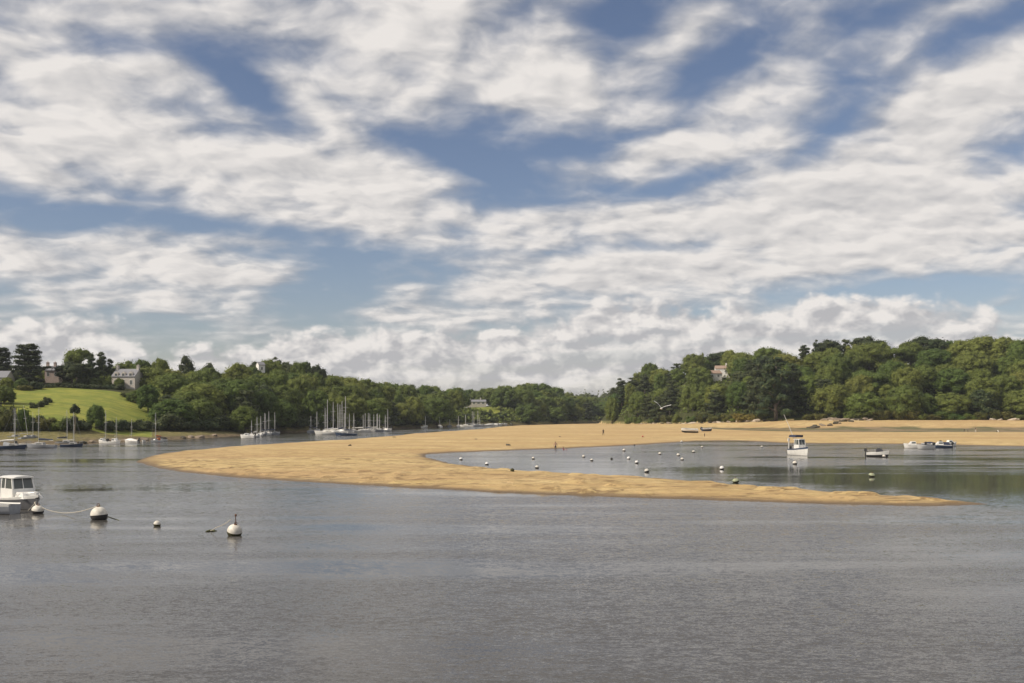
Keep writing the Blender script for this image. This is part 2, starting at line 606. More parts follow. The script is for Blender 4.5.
# sand: pale dry crest, darker and glossier where wet
m_sand, g, out = new_mat('sand')
pos = g.n('ShaderNodeNewGeometry').outputs['Position']
px_, py_, pz_ = g.sep(pos)[0:3]
ch = g.n('ShaderNodeAttribute', attribute_name='channel').outputs['Fac']
n1 = g.noise(pos, 0.09, 5, 0.6)
n2 = g.noise(pos, 0.9, 5, 0.6)
n3 = g.noise(g.v('MULTIPLY', pos, (0.6, 1.0, 1.0)), 2.6, 6, 0.65)
n4 = g.noise(g.v('MULTIPLY', pos, (0.32, 1.0, 1.0)), 0.75, 6, 0.68, dist=0.6)
base = g.mix(g.ss(n1, 0.3, 0.7), (0.50, 0.365, 0.155), (0.61, 0.465, 0.225))
base = g.mix(g.ss(n2, 0.4, 0.72), base, (0.44, 0.30, 0.145))
base = g.mix(g.ss(n3, 0.55, 0.70, 0, 0.5), base, (0.32, 0.215, 0.10))
base = g.mix(g.ss(n4, 0.49, 0.62, 0, 0.75), base, (0.33, 0.225, 0.105))
base = g.mix(g.ss(n4, 0.46, 0.34, 0, 0.5), base, (0.66, 0.51, 0.28))
wetn = g.m('ADD', pz_, g.m('MULTIPLY', g.m('SUBTRACT', n2, 0.5), 0.10))
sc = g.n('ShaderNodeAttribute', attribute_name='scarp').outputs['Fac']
bandn = g.noise(g.v('MULTIPLY', pos, (0.25, 1.0, 1.0)), 0.07, 4, 0.6)
band2 = g.noise(g.v('MULTIPLY', pos, (0.22, 1.0, 1.0)), 0.024, 5, 0.62)
base = g.mix(g.ss(bandn, 0.45, 0.64, 0, 0.75), base, (0.43, 0.285, 0.14))
base = g.mix(g.ss(band2, 0.48, 0.62, 0, 0.7), base, (0.42, 0.275, 0.125))
base = g.mix(g.m('MULTIPLY', g.ss(g.m('ADD', sc, g.m('SUBTRACT', n2, 0.5)), 0.35, 0.8), 0.6), base, (0.20, 0.13, 0.06))  # steep ripple faces: their shade and wet sand darkened in the colour
rid = g.noise(g.n('ShaderNodeMapping', {'Vector': pos, 'Rotation': (0, 0, R(24)), 'Scale': (0.55, 1.0, 1.0)}).outputs[0], 0.20, 3, 0.55, dist=0.5)
ridl = g.ss(g.m('ABSOLUTE', g.m('SUBTRACT', rid, 0.5)), 0.012, 0.045, 1.0, 0.0)
fr = g.n('ShaderNodeAttribute', attribute_name='near_edge').outputs['Fac']
ridl = g.m('MULTIPLY', g.m('MULTIPLY', ridl, fr), g.ss(n2, 0.40, 0.55))
base = g.mix(g.m('MULTIPLY', ridl, 0.8), base, (0.20, 0.13, 0.06))
wet = g.ss(wetn, 0.03, 0.24, 1.0, 0.0)
chm = g.ss(g.m('ADD', ch, g.m('MULTIPLY', g.m('SUBTRACT', n1, 0.5), 0.9)), 0.30, 0.62)
base = g.mix(wet, base, (0.155, 0.105, 0.055))
weed = g.mix(g.ss(n1, 0.42, 0.6), (0.21, 0.155, 0.09), (0.085, 0.09, 0.032))
base = g.mix(g.m('MULTIPLY', chm, 0.9), base, weed)
rgh = g.m('MULTIPLY_ADD', g.m('MAXIMUM', wet, chm), -0.35, 0.9)
hgt = g.m('ADD', g.m('MULTIPLY', n3, 0.7), g.m('MULTIPLY', n4, 1.6))
bp = g.n('ShaderNodeBump', {'Strength': 0.9, 'Distance': 0.3, 'Height': hgt})
p = g.n('ShaderNodeBsdfPrincipled', {'Base Color': base, 'Roughness': rgh, 'Normal': bp.outputs[0], 'Specular IOR Level': 0.3})
g.L.new(p.outputs[0], out.inputs[0])

# bank and wood floor
m_ground, g, out = new_mat('bank_ground')
pos = g.n('ShaderNodeNewGeometry').outputs['Position']
pz_ = g.sep(pos)[2]
n1 = g.noise(pos, 0.12, 6, 0.6)
n2 = g.noise(pos, 0.9, 5, 0.65)
zn = g.m('ADD', pz_, g.m('MULTIPLY', g.m('SUBTRACT', n1, 0.5), 1.6))
mud = g.mix(g.ss(n2, 0.4, 0.62), (0.085, 0.065, 0.04), (0.20, 0.15, 0.085))
marsh = g.mix(g.ss(n2, 0.38, 0.62), (0.11, 0.10, 0.035), (0.22, 0.185, 0.075))
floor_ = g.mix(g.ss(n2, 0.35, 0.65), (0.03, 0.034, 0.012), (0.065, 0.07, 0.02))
c = g.mix(g.ss(zn, 0.35, 0.95), mud, marsh)
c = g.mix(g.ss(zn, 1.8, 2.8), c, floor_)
bp = g.n('ShaderNodeBump', {'Strength': 0.8, 'Distance': 0.5, 'Height': n2})
p = g.n('ShaderNodeBsdfPrincipled', {'Base Color': c, 'Roughness': 0.9, 'Normal': bp.outputs[0], 'Specular IOR Level': 0.2})
g.L.new(p.outputs[0], out.inputs[0])

# hay meadow
m_field, g, out = new_mat('meadow')
pos = g.n('ShaderNodeNewGeometry').outputs['Position']
n1 = g.noise(pos, 0.10, 5, 0.6)
rows_ = g.noise(g.v('MULTIPLY', pos, (0.35, 1.4, 0.3)), 0.55, 4, 0.6, dist=0.4)
n3 = g.noise(pos, 2.5, 5, 0.7)
c = g.mix(g.ss(n1, 0.35, 0.68), (0.16, 0.195, 0.03), (0.28, 0.275, 0.05))
c = g.mix(g.ss(rows_, 0.48, 0.6, 0, 0.8), c, (0.125, 0.155, 0.026))
c = g.mix(g.ss(n3, 0.5, 0.7, 0, 0.4), c, (0.30, 0.27, 0.06))
bp = g.n('ShaderNodeBump', {'Strength': 0.6, 'Distance': 0.3, 'Height': n3})
p = g.n('ShaderNodeBsdfPrincipled', {'Base Color': c, 'Roughness': 0.85, 'Normal': bp.outputs[0], 'Specular IOR Level': 0.2})
g.L.new(p.outputs[0], out.inputs[0])

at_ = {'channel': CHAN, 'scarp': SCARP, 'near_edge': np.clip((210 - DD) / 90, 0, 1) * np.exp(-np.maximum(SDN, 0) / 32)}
grid_obj('ground', quads[cls_q == 0], m_ground, {})
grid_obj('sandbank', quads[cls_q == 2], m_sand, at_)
grid_obj('field', quads[cls_q == 1], m_field, {})

# water
m_water, g, out = new_mat('estuary_water')
pos = g.n('ShaderNodeNewGeometry').outputs['Position']
wx, wy, wz = g.sep(pos)[0:3]
big = g.noise(g.v('MULTIPLY', pos, (0.45, 1.0, 1.0)), 0.055, 4, 0.6)
band = g.noise(g.v('MULTIPLY', pos, (0.16, 1.0, 1.0)), 0.22, 4, 0.55)
wind = g.m('ADD', g.m('MULTIPLY', big, 0.65), g.m('MULTIPLY', band, 0.5))
amp = g.ss(wind, 0.45, 0.64, 0.22, 1.3)
# sheltered water lies calmer: the lee of the bar and the near part of the lagoon
calm = None
for (px, py, rx, ry, w) in [(930, 479, 46, 26, .92), (760, 471, 36, 17, .90), (1010, 489, 36, 20, .92), (500, 460, 30, 16, .55), (640, 466, 35, 14, .55),
                            (88, 488, 8, 10, .72), (185, 486, 10, 9, .62), (240, 500, 24, 14, .5)]:
    q = at(px, py)
    mp = g.n('ShaderNodeMapping', {'Vector': pos, 'Location': (q.x, q.y, 0), 'Scale': (rx, ry, 10)}, vector_type='TEXTURE').outputs[0]
    gr = g.n('ShaderNodeTexGradient', {'Vector': mp}, gradient_type='SPHERICAL').outputs['Fac']
    s_ = g.m('MULTIPLY', g.ss(g.m('MULTIPLY_ADD', g.m('SUBTRACT', band, 0.5), 1.1, gr), 0.05, 0.75), w)
    calm = s_ if calm is None else g.m('MAXIMUM', calm, s_)
amp = g.m('MULTIPLY', amp, g.m('SUBTRACT', 1.0, calm))
pr = g.n('ShaderNodeMapping', {'Vector': pos, 'Rotation': (0, 0, R(8)), 'Scale': (0.62, 1.25, 1.0)}).outputs[0]
r1 = g.noise(pr, 4.6, 3, 0.62, out=1, dist=0.3)
r2 = g.noise(pr, 19.0, 3, 0.6, out=1)
r3 = g.noise(pr, 0.9, 3, 0.5, out=1)
hv = (0.5, 0.540, 0.5)   # crests lean one way, as wind-driven ripples do
s1 = g.v('SCALE', g.v('SUBTRACT', r1, hv), s=0.38)
s2 = g.v('SCALE', g.v('SUBTRACT', r2, hv), s=0.52)
s3 = g.v('SCALE', g.v('SUBTRACT', r3, hv), s=0.09)
sl = g.v('ADD', g.v('ADD', s1, s2), s3)
sl = g.v('SCALE', sl, s=g.m('MAXIMUM', amp, 0.04))
sl = g.v('MULTIPLY', sl, (1.0, 1.0, 0.0))
nrm = g.v('NORMALIZE', g.v('ADD', sl, (0.0, 0.0, 1.0)))
turb = g.noise(pos, 0.03, 3, 0.5)
wc = g.mix(turb, (0.068, 0.065, 0.060), (0.084, 0.079, 0.071))
p = g.n('ShaderNodeBsdfPrincipled', {'Base Color': wc, 'Roughness': 0.06, 'IOR': 1.333, 'Normal': nrm})
g.L.new(p.outputs[0], out.inputs[0])
wm = MB()
wm.add([(-9000, -60, 0), (9000, -60, 0), (9000, 9000, 0), (-9000, 9000, 0)], [(0, 1, 2, 3)])
wobj = wm.build('water', m_water)
wobj['kind'] = 'structure'

# ---------------------------------------------------------------- trees
def leaf_mat(name, a, b, trans=0.38):
    m, g, out = new_mat(name)
    oi = g.n('ShaderNodeObjectInfo').outputs['Random']
    t = g.n('ShaderNodeAttribute', attribute_name='tint').outputs['Fac']
    tcn = g.n('ShaderNodeTexCoord').outputs['Object']
    nz = g.noise(tcn, 0.35, 3, 0.6)
    c = g.mix(oi, a, b)
    c = g.mix(g.ss(g.m('FRACT', g.m('MULTIPLY', oi, 7.3)), 0.55, 1.0, 0, 0.5), c, tuple(x * y for x, y in zip(a, (.62, .95, .9))))
    k = g.m('MULTIPLY', g.lin(t, 0, 1, 0.62, 1.38), g.lin(nz, 0.3, 0.7, 0.75, 1.25))
    c = g.v('SCALE', c, s=k)
    c = g.mix(g.m('MULTIPLY', g.ss(t, 0.7, 1.0), 0.35), c, (0.16, 0.15, 0.045))
    p = g.n('ShaderNodeBsdfPrincipled', {'Base Color': c, 'Roughness': 0.65, 'Specular IOR Level': 0.18})
    tr = g.n('ShaderNodeBsdfTranslucent', {'Color': g.v('SCALE', c, s=1.1)})
    mx = g.n('ShaderNodeMixShader', {0: trans, 1: p.outputs[0], 2: tr.outputs[0]})
    g.L.new(mx.outputs[0], out.inputs[0])
    return m


M_OAK = leaf_mat('oak_leaves', (0.088, 0.132, 0.030), (0.205, 0.228, 0.052))
M_BRIGHT = leaf_mat('ash_leaves', (0.15, 0.185, 0.04), (0.23, 0.225, 0.06))
M_DARK = leaf_mat('pine_needles', (0.042, 0.056, 0.022), (0.058, 0.072, 0.028), 0.15)
M_CEDAR = leaf_mat('cedar_needles', (0.042, 0.056, 0.030), (0.052, 0.066, 0.030), 0.15)
M_FAR = leaf_mat('far_leaves', (0.075, 0.09, 0.032), (0.12, 0.125, 0.04))
M_BUSH = leaf_mat('bush_leaves', (0.09, 0.10, 0.026), (0.15, 0.145, 0.042))
M_GORSE = leaf_mat('gorse_leaves', (0.20, 0.16, 0.035), (0.22, 0.18, 0.04))
M_BARK = simple('bark', (0.10, 0.08, 0.06), 0.9, var=0.35, scale=6, bump=0.5)
M_PALEBARK = simple('pale_bark', (0.24, 0.20, 0.15), 0.9, var=0.3, scale=6, bump=0.4)


def rand_dirs(n, r):
    v = r.normal(size=(n, 3))
    return v / np.linalg.norm(v, axis=1, keepdims=True)


ico = bmesh.new()
bmesh.ops.create_icosphere(ico, subdivisions=2, radius=1.0)
ICO_V = np.array([v.co[:] for v in ico.verts])
ICO_F = np.array([[v.index for v in f.verts] for f in ico.faces])
ico.free()


def crown_mesh(name, lobes, mat, seed, leaf=0.7, dens=2.4, bias=1.1, core=0.80, flat=0.0):
    """lobes: (x,y,z,rx,ry,rz). Leaf-spray faces through a shell round every lobe, over dark inner masses."""
    r = np.random.default_rng(seed)
    V, Fq, T = [], [], []
    tri_v, tri_f, tri_t = [], [], []
    lob = np.array(lobes)
    cen = lob[:, :3].mean(0)
    off = 0
    for i, (cx, cy, cz, rx, ry, rz) in enumerate(lobes):
        rad = np.array([rx, ry, rz])
        c = np.array([cx, cy, cz])
        n = int(dens * 4 * np.pi * ((rx * ry) ** 0.8 + 2 * (0.5 * (rx + ry) * rz) ** 0.8) / 3 / (leaf * leaf))
        dr = rand_dirs(n, r)
        sh = 0.74 + 0.66 * r.random((n, 1)) ** 2.0
        # knobbly surface
        kn = 1 + 0.13 * np.sin(dr[:, :1] * 5 + i) * np.sin(dr[:, 1:2] * 5.5 + 2 * i) * np.sin(dr[:, 2:3] * 6)
        pos = c + dr * rad * sh * kn
        keep = np.ones(n, bool)
        for j in range(len(lob)):
            if j == i: continue
            q = (pos - lob[j, :3]) / lob[j, 3:]
            keep &= (q ** 2).sum(1) > 0.62
        keep &= (dr[:, 2] > -0.75) | (r.random(n) < 0.3)
        pos, dr = pos[keep], dr[keep]
        n = len(pos)
        if n == 0: continue
        nv = dr / rad
        nv /= np.linalg.norm(nv, axis=1, keepdims=True)
        cd = pos - cen
        cd /= np.linalg.norm(cd, axis=1, keepdims=True) + 1e-9
        nv = nv * bias + cd * 0.45 + rand_dirs(n, r) * 0.65 + np.array([0, 0, 0.1 + flat])
        nv /= np.linalg.norm(nv, axis=1, keepdims=True)
        tv = np.cross(nv, rand_dirs(n, r))
        tv /= np.linalg.norm(tv, axis=1, keepdims=True) + 1e-9
        bv = np.cross(nv, tv)
        s = leaf * (0.45 + 0.75 * r.random((n, 1)))
        a = s * (0.75 + 0.5 * r.random((n, 1)))
        b = s * (0.5 + 0.4 * r.random((n, 1)))
        quad = np.stack([pos - tv * a * 0.6, pos - bv * b * 0.55 + tv * a * 0.1 * r.normal(size=(n, 1)), pos + tv * a * 0.6 + nv * s * 0.15,
                         pos + bv * b * 0.55], 1)
        V.append(quad.reshape(-1, 3))
        T.append(np.repeat(r.random(n), 4))
        f = np.arange(n * 4).reshape(n, 4) + off
        Fq.append(f)
        off += n * 4
    V = np.concatenate(V)
    T = np.concatenate(T)
    Fq = np.concatenate(Fq)
    cv, cf, ct = [], [], []
    o2 = len(V)
    for i, (cx, cy, cz, rx, ry, rz) in enumerate(lobes):
        w = ICO_V * (1 + 0.16 * np.sin(ICO_V[:, :1] * 4 + i) * np.sin(ICO_V[:, 1:2] * 5 + i * 2) + 0.12 * r.normal(size=(len(ICO_V), 1)))
        cv.append(w * np.array([rx, ry, rz]) * core + np.array([cx, cy, cz]))
        cf.append(ICO_F + o2)
        ct.append(np.full(len(ICO_V), 0.3) + 0.2 * r.random(len(ICO_V)))
        o2 += len(ICO_V)
    allv = np.concatenate([V] + cv)
    faces = [tuple(x) for x in Fq] + [tuple(x) for c_ in cf for x in c_]
    me = bpy.data.meshes.new(name)
    me.from_pydata(allv.tolist(), [], [list(map(int, f)) for f in faces])
    a = me.attributes.new('tint', 'FLOAT', 'POINT')
    a.data.foreach_set('value', np.concatenate([T] + ct).astype(np.float32))
    me.materials.append(mat)
    me.update()
    return me


def trunk_mesh(name, h, r0, limbs, mat=None):
    mb = MB()
    mb.tube([(0, 0, -1.0), (0.05, 0, h * 0.3), (-0.1, 0.08, h * 0.65), (0, 0, h)], [r0 * 1.25, r0, r0 * 0.75, r0 * 0.35], 8)
    for (x, y, z) in limbs:
        s = h * 0.4 + 0.25 * z * 0.3
        mb.tube([(0, 0, min(s, z * 0.6)), (x * 0.45, y * 0.45, (min(s, z * 0.6) + z) * 0.5 + 0.3), (x, y, z)],
                [r0 * 0.5, r0 * 0.32, r0 * 0.1], 5)
    o = mb.build(name, mat or M_BARK)
    me = o.data
    me.polygons.foreach_set('use_smooth', [True] * len(me.polygons))
    bpy.data.objects.remove(o)
    return me


KINDS_T = {}


def add_kind(key, crown, trunk, h, w, name):
    KINDS_T.setdefault(key, []).append((crown, trunk, h, w, name))


# broad oaks: a dome of many small leaf masses, foliage almost to the ground
def dome(k, n, W2, z0, H2, s0, s1, squash=.9):
    r = np.random.default_rng(100 + k)
    zc = z0 + (H2 - z0) * .42
    lobes = [(0, 0, zc, W2 * .74, W2 * .74, (H2 - z0) * .42)]
    ax, ay = r.uniform(.85, 1.15), r.uniform(.85, 1.15)
    for i in range(n):
        t = (i + .5) / n
        cz = 1 - 1.75 * t
        a = i * 2.39996 + r.uniform(-.35, .35)
        cr = math.sqrt(max(0, 1 - cz * cz)) if cz > 0 else (1 - .16 * cz * cz)
        s = r.uniform(s0, s1) * (1 if cz < .6 else 1.1)
        rad = r.uniform(.80, 1.06)
        x, y = W2 * .80 * cr * math.cos(a) * ax * rad, W2 * .80 * cr * math.sin(a) * ay * rad
        z = zc + (cz * (H2 - zc - s * .6) if cz > 0 else cz * (zc - z0) * 1.15)
        lobes.append((x, y, z * r.uniform(.95, 1.04), s * 1.08, s * 1.08, s * squash))
    return lobes


for k in range(8):
    lobes = dome(k, [30, 38, 34, 26, 42, 32, 36, 30][k], 7.2, [2.2, 1.6, 2.6, 2.0, 1.8, 2.4, 1.6, 2.2][k], [13.6, 12.6, 14.2, 13.2, 13.0, 14.0, 12.8, 13.6][k], 1.15, 2.2)
    cm = crown_mesh('crown', lobes, M_OAK if k < 6 else M_BRIGHT, 200 + k, 0.62, 2.3)
    tm = trunk_mesh('trunk', 8.5, 0.42, [l[:3] for l in lobes[1:24:3]])
    add_kind('oak' if k < 6 else 'bright', cm, tm, 14.0, 15.0, 'broadleaf_tree')
# upright narrower trees
for k in range(3):
    r = np.random.default_rng(140 + k)
    lobes = [(0, 0, 8.0, 2.9, 2.9, 5.0)]
    for i in range(13):
        a = i * 2.4 + r.uniform(-.3, .3)
        z = 2.0 + 11.6 * i / 13
        rr = 3.0 * math.sqrt(max(0.05, 1 - ((z - 7) / 8.0) ** 2)) * r.uniform(.7, 1.05)
        s = r.uniform(1.2, 2.0)
        lobes.append((rr * math.cos(a), rr * math.sin(a), z, s, s, s * 1.05))
    cm = crown_mesh('crown', lobes, [M_OAK, M_BRIGHT, M_DARK][k], 240 + k, 0.7)
    tm = trunk_mesh('trunk', 11, 0.3, [l[:3] for l in lobes[2:9]])
    add_kind(['upright', 'upright', 'darkupright'][k], cm, tm, 14.8, 8.6, 'upright_tree')
# dark pines / cypress: ragged, taller than wide, with open skyline
for k in range(4):
    r = np.random.default_rng(160 + k)
    lobes = [(0, 0, 9.0, 2.0, 2.0, 5.2)]
    for i in range(20):
        a = i * 2.4 + r.uniform(-.4, .4)
        t = i / 20
        z = 1.8 + 14.7 * t
        rr = (4.6 * (1 - t) ** 0.6 + 0.5) * r.uniform(.55, 1.1)
        s = r.uniform(1.1, 2.0) * (1.1 - 0.4 * t)
        lobes.append((rr * math.cos(a), rr * math.sin(a), z + r.uniform(-.5, .5), s * 1.25, s * 1.25, s * 0.7))
    cm = crown_mesh('crown', lobes, M_DARK, 260 + k, 0.65, 2.2, flat=.2)
    tm = trunk_mesh('trunk', 15.5, 0.4, [l[:3] for l in lobes[3:16]])
    add_kind('pine', cm, tm, 17.5, 11.0, 'pine_tree')
# broad spreading pines: uneven flat crown, a second tier below
for k in range(3):
    r = np.random.default_rng(180 + k)
    lobes = []
    for i in range(17):
        a = i * 2.4 + r.uniform(-.4, .4)
        rr = 5.0 * math.sqrt(i / 17) * r.uniform(.8, 1.15)
        s = r.uniform(1.2, 2.2)
        lobes.append((rr * math.cos(a), rr * math.sin(a), 10.2 - 0.05 * rr * rr + r.uniform(-1.1, .8), s * 1.2, s * 1.2, s * 0.7))
    for i in range(9):
        a = i * 2.4 + r.uniform(-.4, .4)
        rr = r.uniform(1.5, 4.3)
        s = r.uniform(1.2, 1.9)
        lobes.append((rr * math.cos(a), rr * math.sin(a), r.uniform(4.4, 8.0), s * 1.2, s * 1.2, s * 0.8))
    cm = crown_mesh('crown', lobes, M_OAK if k == 2 else M_DARK, 280 + k, 0.62, 2.3, flat=.2)
    tm = trunk_mesh('trunk', 9.6, 0.35, [l[:3] for l in lobes[2:11]])
    add_kind('umbrella' if k < 2 else 'parasol', cm, tm, 12.0, 13.0, 'pine_tree')
# layered cedars
for k in range(2):
    r = np.random.default_rng(190 + k)
    lobes = [(0, 0, 8.5, 1.3, 1.3, 6.5)]
    for lay in range(8):
        z = 2.0 + lay * 1.9
        reach = [4.2, 4.6, 4.4, 4.6, 3.8, 3.3, 2.8, 1.8][lay]
        for q in range(5):
            a = q * 1.257 + lay * 0.7 + r.uniform(-.35, .35)
            rr = reach * r.uniform(.6, 1.15)
            lobes.append((rr * .62 * math.cos(a), rr * .62 * math.sin(a), z + r.uniform(-.5, .3), 1.9, 1.9, .75))
            if lay > 1:
                lobes.append((rr * 1.05 * math.cos(a), rr * 1.05 * math.sin(a), z + .45 + r.uniform(-.4, .5), 1.25, 1.25, .42))
    cm = crown_mesh('crown', lobes, M_CEDAR, 290 + k, 0.6, 2.3, flat=.35)
    tm = trunk_mesh('trunk', 15.6, 0.5, [l[:3] for l in lobes[2:30:3]])
    add_kind('cedar', cm, tm, 17.0, 11.0, 'cedar_tree')
# shrubs
for k in range(4):
    r = np.random.default_rng(210 + k)
    lobes = [(0, 0, 1.6, 2.2, 2.2, 1.7)]
    for i in range(8):
        a = i * 0.785 + r.uniform(-.3, .3)
        s = r.uniform(.8, 1.3)
        lobes.append((2.0 * math.cos(a), 2.0 * math.sin(a), r.uniform(.9, 2.9), s, s, s * .85))
    cm = crown_mesh('crown', lobes, [M_BUSH, M_OAK, M_DARK, M_GORSE][k], 310 + k, 0.5, 2.4)
    tm = trunk_mesh('trunk', 1.8, 0.12, [l[:3] for l in lobes[1:6]])
    add_kind(['bush', 'bush', 'darkbush', 'gorse'][k], cm, tm, 4.0, 6.2, 'shrub')
# small tree on a bare pale stem
r = np.random.default_rng(230)
lobes = [(0, 0, 5.6, .9, .9, .9)] + [(.75 * math.cos(i * 1.05), .75 * math.sin(i * 1.05), 5.5 + .6 * math.sin(i * 2), .6, .6, .5) for i in range(6)]
cm = crown_mesh('crown', lobes, M_DARK, 330, 0.4, 2.4)
tm = trunk_mesh('trunk', 5.4, 0.13, [l[:3] for l in lobes[1:5]], M_PALEBARK)
add_kind('stem', cm, tm, 6.7, 2.6, 'slender_tree')

TREES = []


def plant(kind, x, y, h, w, label, group, cat='tree', var=None, rz=None, sink=0.3):
    cm, tm, bh, bw, nm = KINDS_T[kind][(var if var is not None else random.randrange(99)) % len(KINDS_T[kind])]
    e = empty(nm, (x, y, gz(x, y) - sink), random.uniform(0, 6.28) if rz is None else rz, label, cat, group)
    e.scale = (w / bw, w / bw, h / bh)
    for n_, me in (('crown', cm), ('trunk', tm)):
        o = bpy.data.objects.new(n_, me)
        C.objects.link(o)
        o.parent = e
    TREES.append((x, y, w))
    return e


def tree_px(kind, px, D, ytop, wpx, label, group=None, cat='tree', var=None, rz=None):
    x = xat(px, D)
    zg = gz(x, D) - 0.3
    return plant(kind, x, D, max(2.0, zat(ytop, D) - zg), wpx * D / F, label, group, cat, var, rz)


# --- the trees one can single out
g_house = 'trees round the houses on the left hill'
tree_px('cedar', 28, 318, 342.5, 37, 'tall dark layered cedar above the top left corner of the meadow', g_house, var=0, rz=.6)
tree_px('cedar', 1, 325, 346, 26, 'dark cedar cut by the left edge of the photo, behind the tall layered cedar', g_house, var=1, rz=2.)
tree_px('parasol', 77, 335, 347.5, 30, 'light green rounded crown topping the skyline left of the stone house', g_house, var=0)
tree_px('umbrella', 72, 322, 361, 34, 'low dark spreading pine in front of the light green crown above the meadow', g_house, var=0)
tree_px('pine', 91, 328, 352, 17, 'dark ragged pine between the light green crown and the stone house', g_house, var=1)
tree_px('pine', 101, 330, 349, 16, 'tallest dark pine just left of the stone house', g_house, var=2)
tree_px('pine', 110, 332, 357, 13, 'short dark pine touching the left gable of the stone house', g_house, var=3)
tree_px('oak', 45, 345, 366, 18, 'broad tree behind the pinkish gabled house', g_house, var=0)
tree_px('oak', 126, 352, 359, 30, 'wide crown rising behind the roof of the stone house', g_house, var=1)
tree_px('oak', 142, 348, 360, 24, 'round tree behind the right end of the stone house', g_house, var=2)
tree_px('oak', 22, 302, 378, 16, 'pale green tree at the foot of the tall layered cedar', g_house, var=3)
tree_px('darkbush', 34, 304, 381, 18, 'dark shrub below the tall layered cedar', 'shrubs round the meadow', 'shrub')
tree_px('oak', 7, 303, 377.5, 15, 'small round tree in front of the grey roofed house at the left edge', g_house, var=2)
tree_px('bush', 25, 300, 385, 16, 'grey green shrub at the top left corner of the meadow', 'shrubs round the meadow', 'shrub')
tree_px('oak', 4, 270, 385, 22, 'bushy tree at the left edge of the photo beside the meadow', g_house, var=4)
tree_px('oak', -14, 262, 380, 26, 'dark green tree beyond the left end of the meadow', g_house, var=1)
tree_px('stem', 75, 232, 404, 10, 'slender tree with a tuft of leaves on a bare pale stem below the meadow', None)
tree_px('oak', 96, 245, 405, 21, 'rounded tree standing taller than the dark hedge below the meadow', 'trees along the foot of the meadow', var=2)
g_sky = 'trees on the skyline of the left wood'
for (kd, px, D, yt, wp, lb, vr) in [
    ('darkupright', 187, 372, 355, 17, 'darkest round tree on the skyline right of the stone house', 0),
    ('oak', 160, 362, 359, 24, 'wide domed tree on the skyline just right of the stone house', 2),
    ('umbrella', 256, 405, 361, 24, 'dark pine on the skyline left of the white house in the wood', 0),
    ('pine', 277, 405, 355, 20, 'tallest dark pine on the skyline right of the white house in the wood', 1),
    ('oak', 297, 408, 360, 20, 'round tree on the skyline right of the tallest dark pine', 3),
    ('pine', 308, 410, 359, 10, 'thin pointed pine on the left skyline', 2),
    ('umbrella', 318, 414, 364, 18, 'flat dark pine at the right end of the high left skyline', 0),
    ('darkupright', 208, 380, 362, 15, 'dark upright tree on the skyline behind the left wood', 0),
]:
    tree_px(kd, px, D, yt, wp, lb, g_sky, var=vr)
g_rs = 'trees on the skyline of the right wood'
for (kd, px, D, yt, wp, lb, vr) in [
    ('oak', 612, 588, 396, 17, 'low rounded tree at the very tip of the right headland', 3),
    ('pine', 622, 592, 386, 16, 'dark pine stepping up from the tip of the right headland', 2),
    ('oak', 706, 590, 356, 26, 'broad tree filling the skyline behind the left side of the villa', 4),
    ('pine', 632, 600, 377, 19, 'tall dark pine at the tip of the right headland', 0),
    ('pine', 645, 590, 373, 18, 'second dark pine from the tip of the right headland', 1),
    ('oak', 661, 585, 367, 26, 'dark round tree behind the flying gull, on the headland skyline', 1),
    ('pine', 677, 575, 362, 17, 'dark pine between two round crowns on the headland skyline', 3),
    ('oak', 693, 572, 354, 24, 'high round tree on the headland left of the villa', 2),
    ('upright', 702, 580, 351, 6, 'thin spire on the headland skyline left of the villa', 1),
    ('umbrella', 722, 560, 351, 32, 'wide dark crown over the villa in the right wood', 0),
    ('bright', 741, 556, 351, 24, 'yellow green rounded crown on the skyline right of the villa', 0),
    ('oak', 775, 525, 348, 26, 'dark round crown on the skyline behind the huge dark conifer', 3),
    ('pine', 804, 500, 343, 18, 'dark pine with a pale gap under it on the right skyline', 2),
    ('pine', 816, 492, 338, 12, 'pointed pine sticking out of the right skyline', 1),
    ('umbrella', 828, 500, 339, 30, 'broad dark pine on the right skyline beside the pointed pine', 0),
    ('umbrella', 868, 500, 336, 40, 'widest flat dark pine on the right skyline', 0),
    ('pine', 846, 498, 337, 15, 'dark spire left of the widest flat pine', 3),
    ('umbrella', 926, 494, 336, 42, 'spreading flat-topped pine with sky showing beneath, near the right edge', 0),
    ('oak', 985, 470, 336, 54, 'great domed tree, topmost of the right skyline', 0),
    ('oak', 1018, 462, 338, 34, 'olive green crown at the right edge of the skyline', 1),
    ('upright', 757, 540, 357, 12, 'small upright tree in the skyline notch right of the villa', 0),
]:
    tree_px(kd, px, D, yt, wp, lb, g_rs, var=vr)
g_rf = 'trees at the foot of the right wood'
tree_px('pine', 776, 418, 352, 44, 'huge dark conifer reaching the beach in the right wood', g_rf, var=2)
tree_px('pine', 795, 424, 362, 32, 'dark conifer leaning against the right side of the huge one', g_rf, var=0)
tree_px('pine', 758, 432, 360, 30, 'dark conifer half hidden behind the left side of the huge one', g_rf, var=1)
tree_px('cedar', 824, 428, 378, 25, 'layered light green conifer right of the huge dark conifer', g_rf, var=0)
tree_px('gorse', 747, 432, 412, 28, 'yellow flowering bush on the bank beside the huge dark conifer', 'shrubs on the right shore', 'shrub')

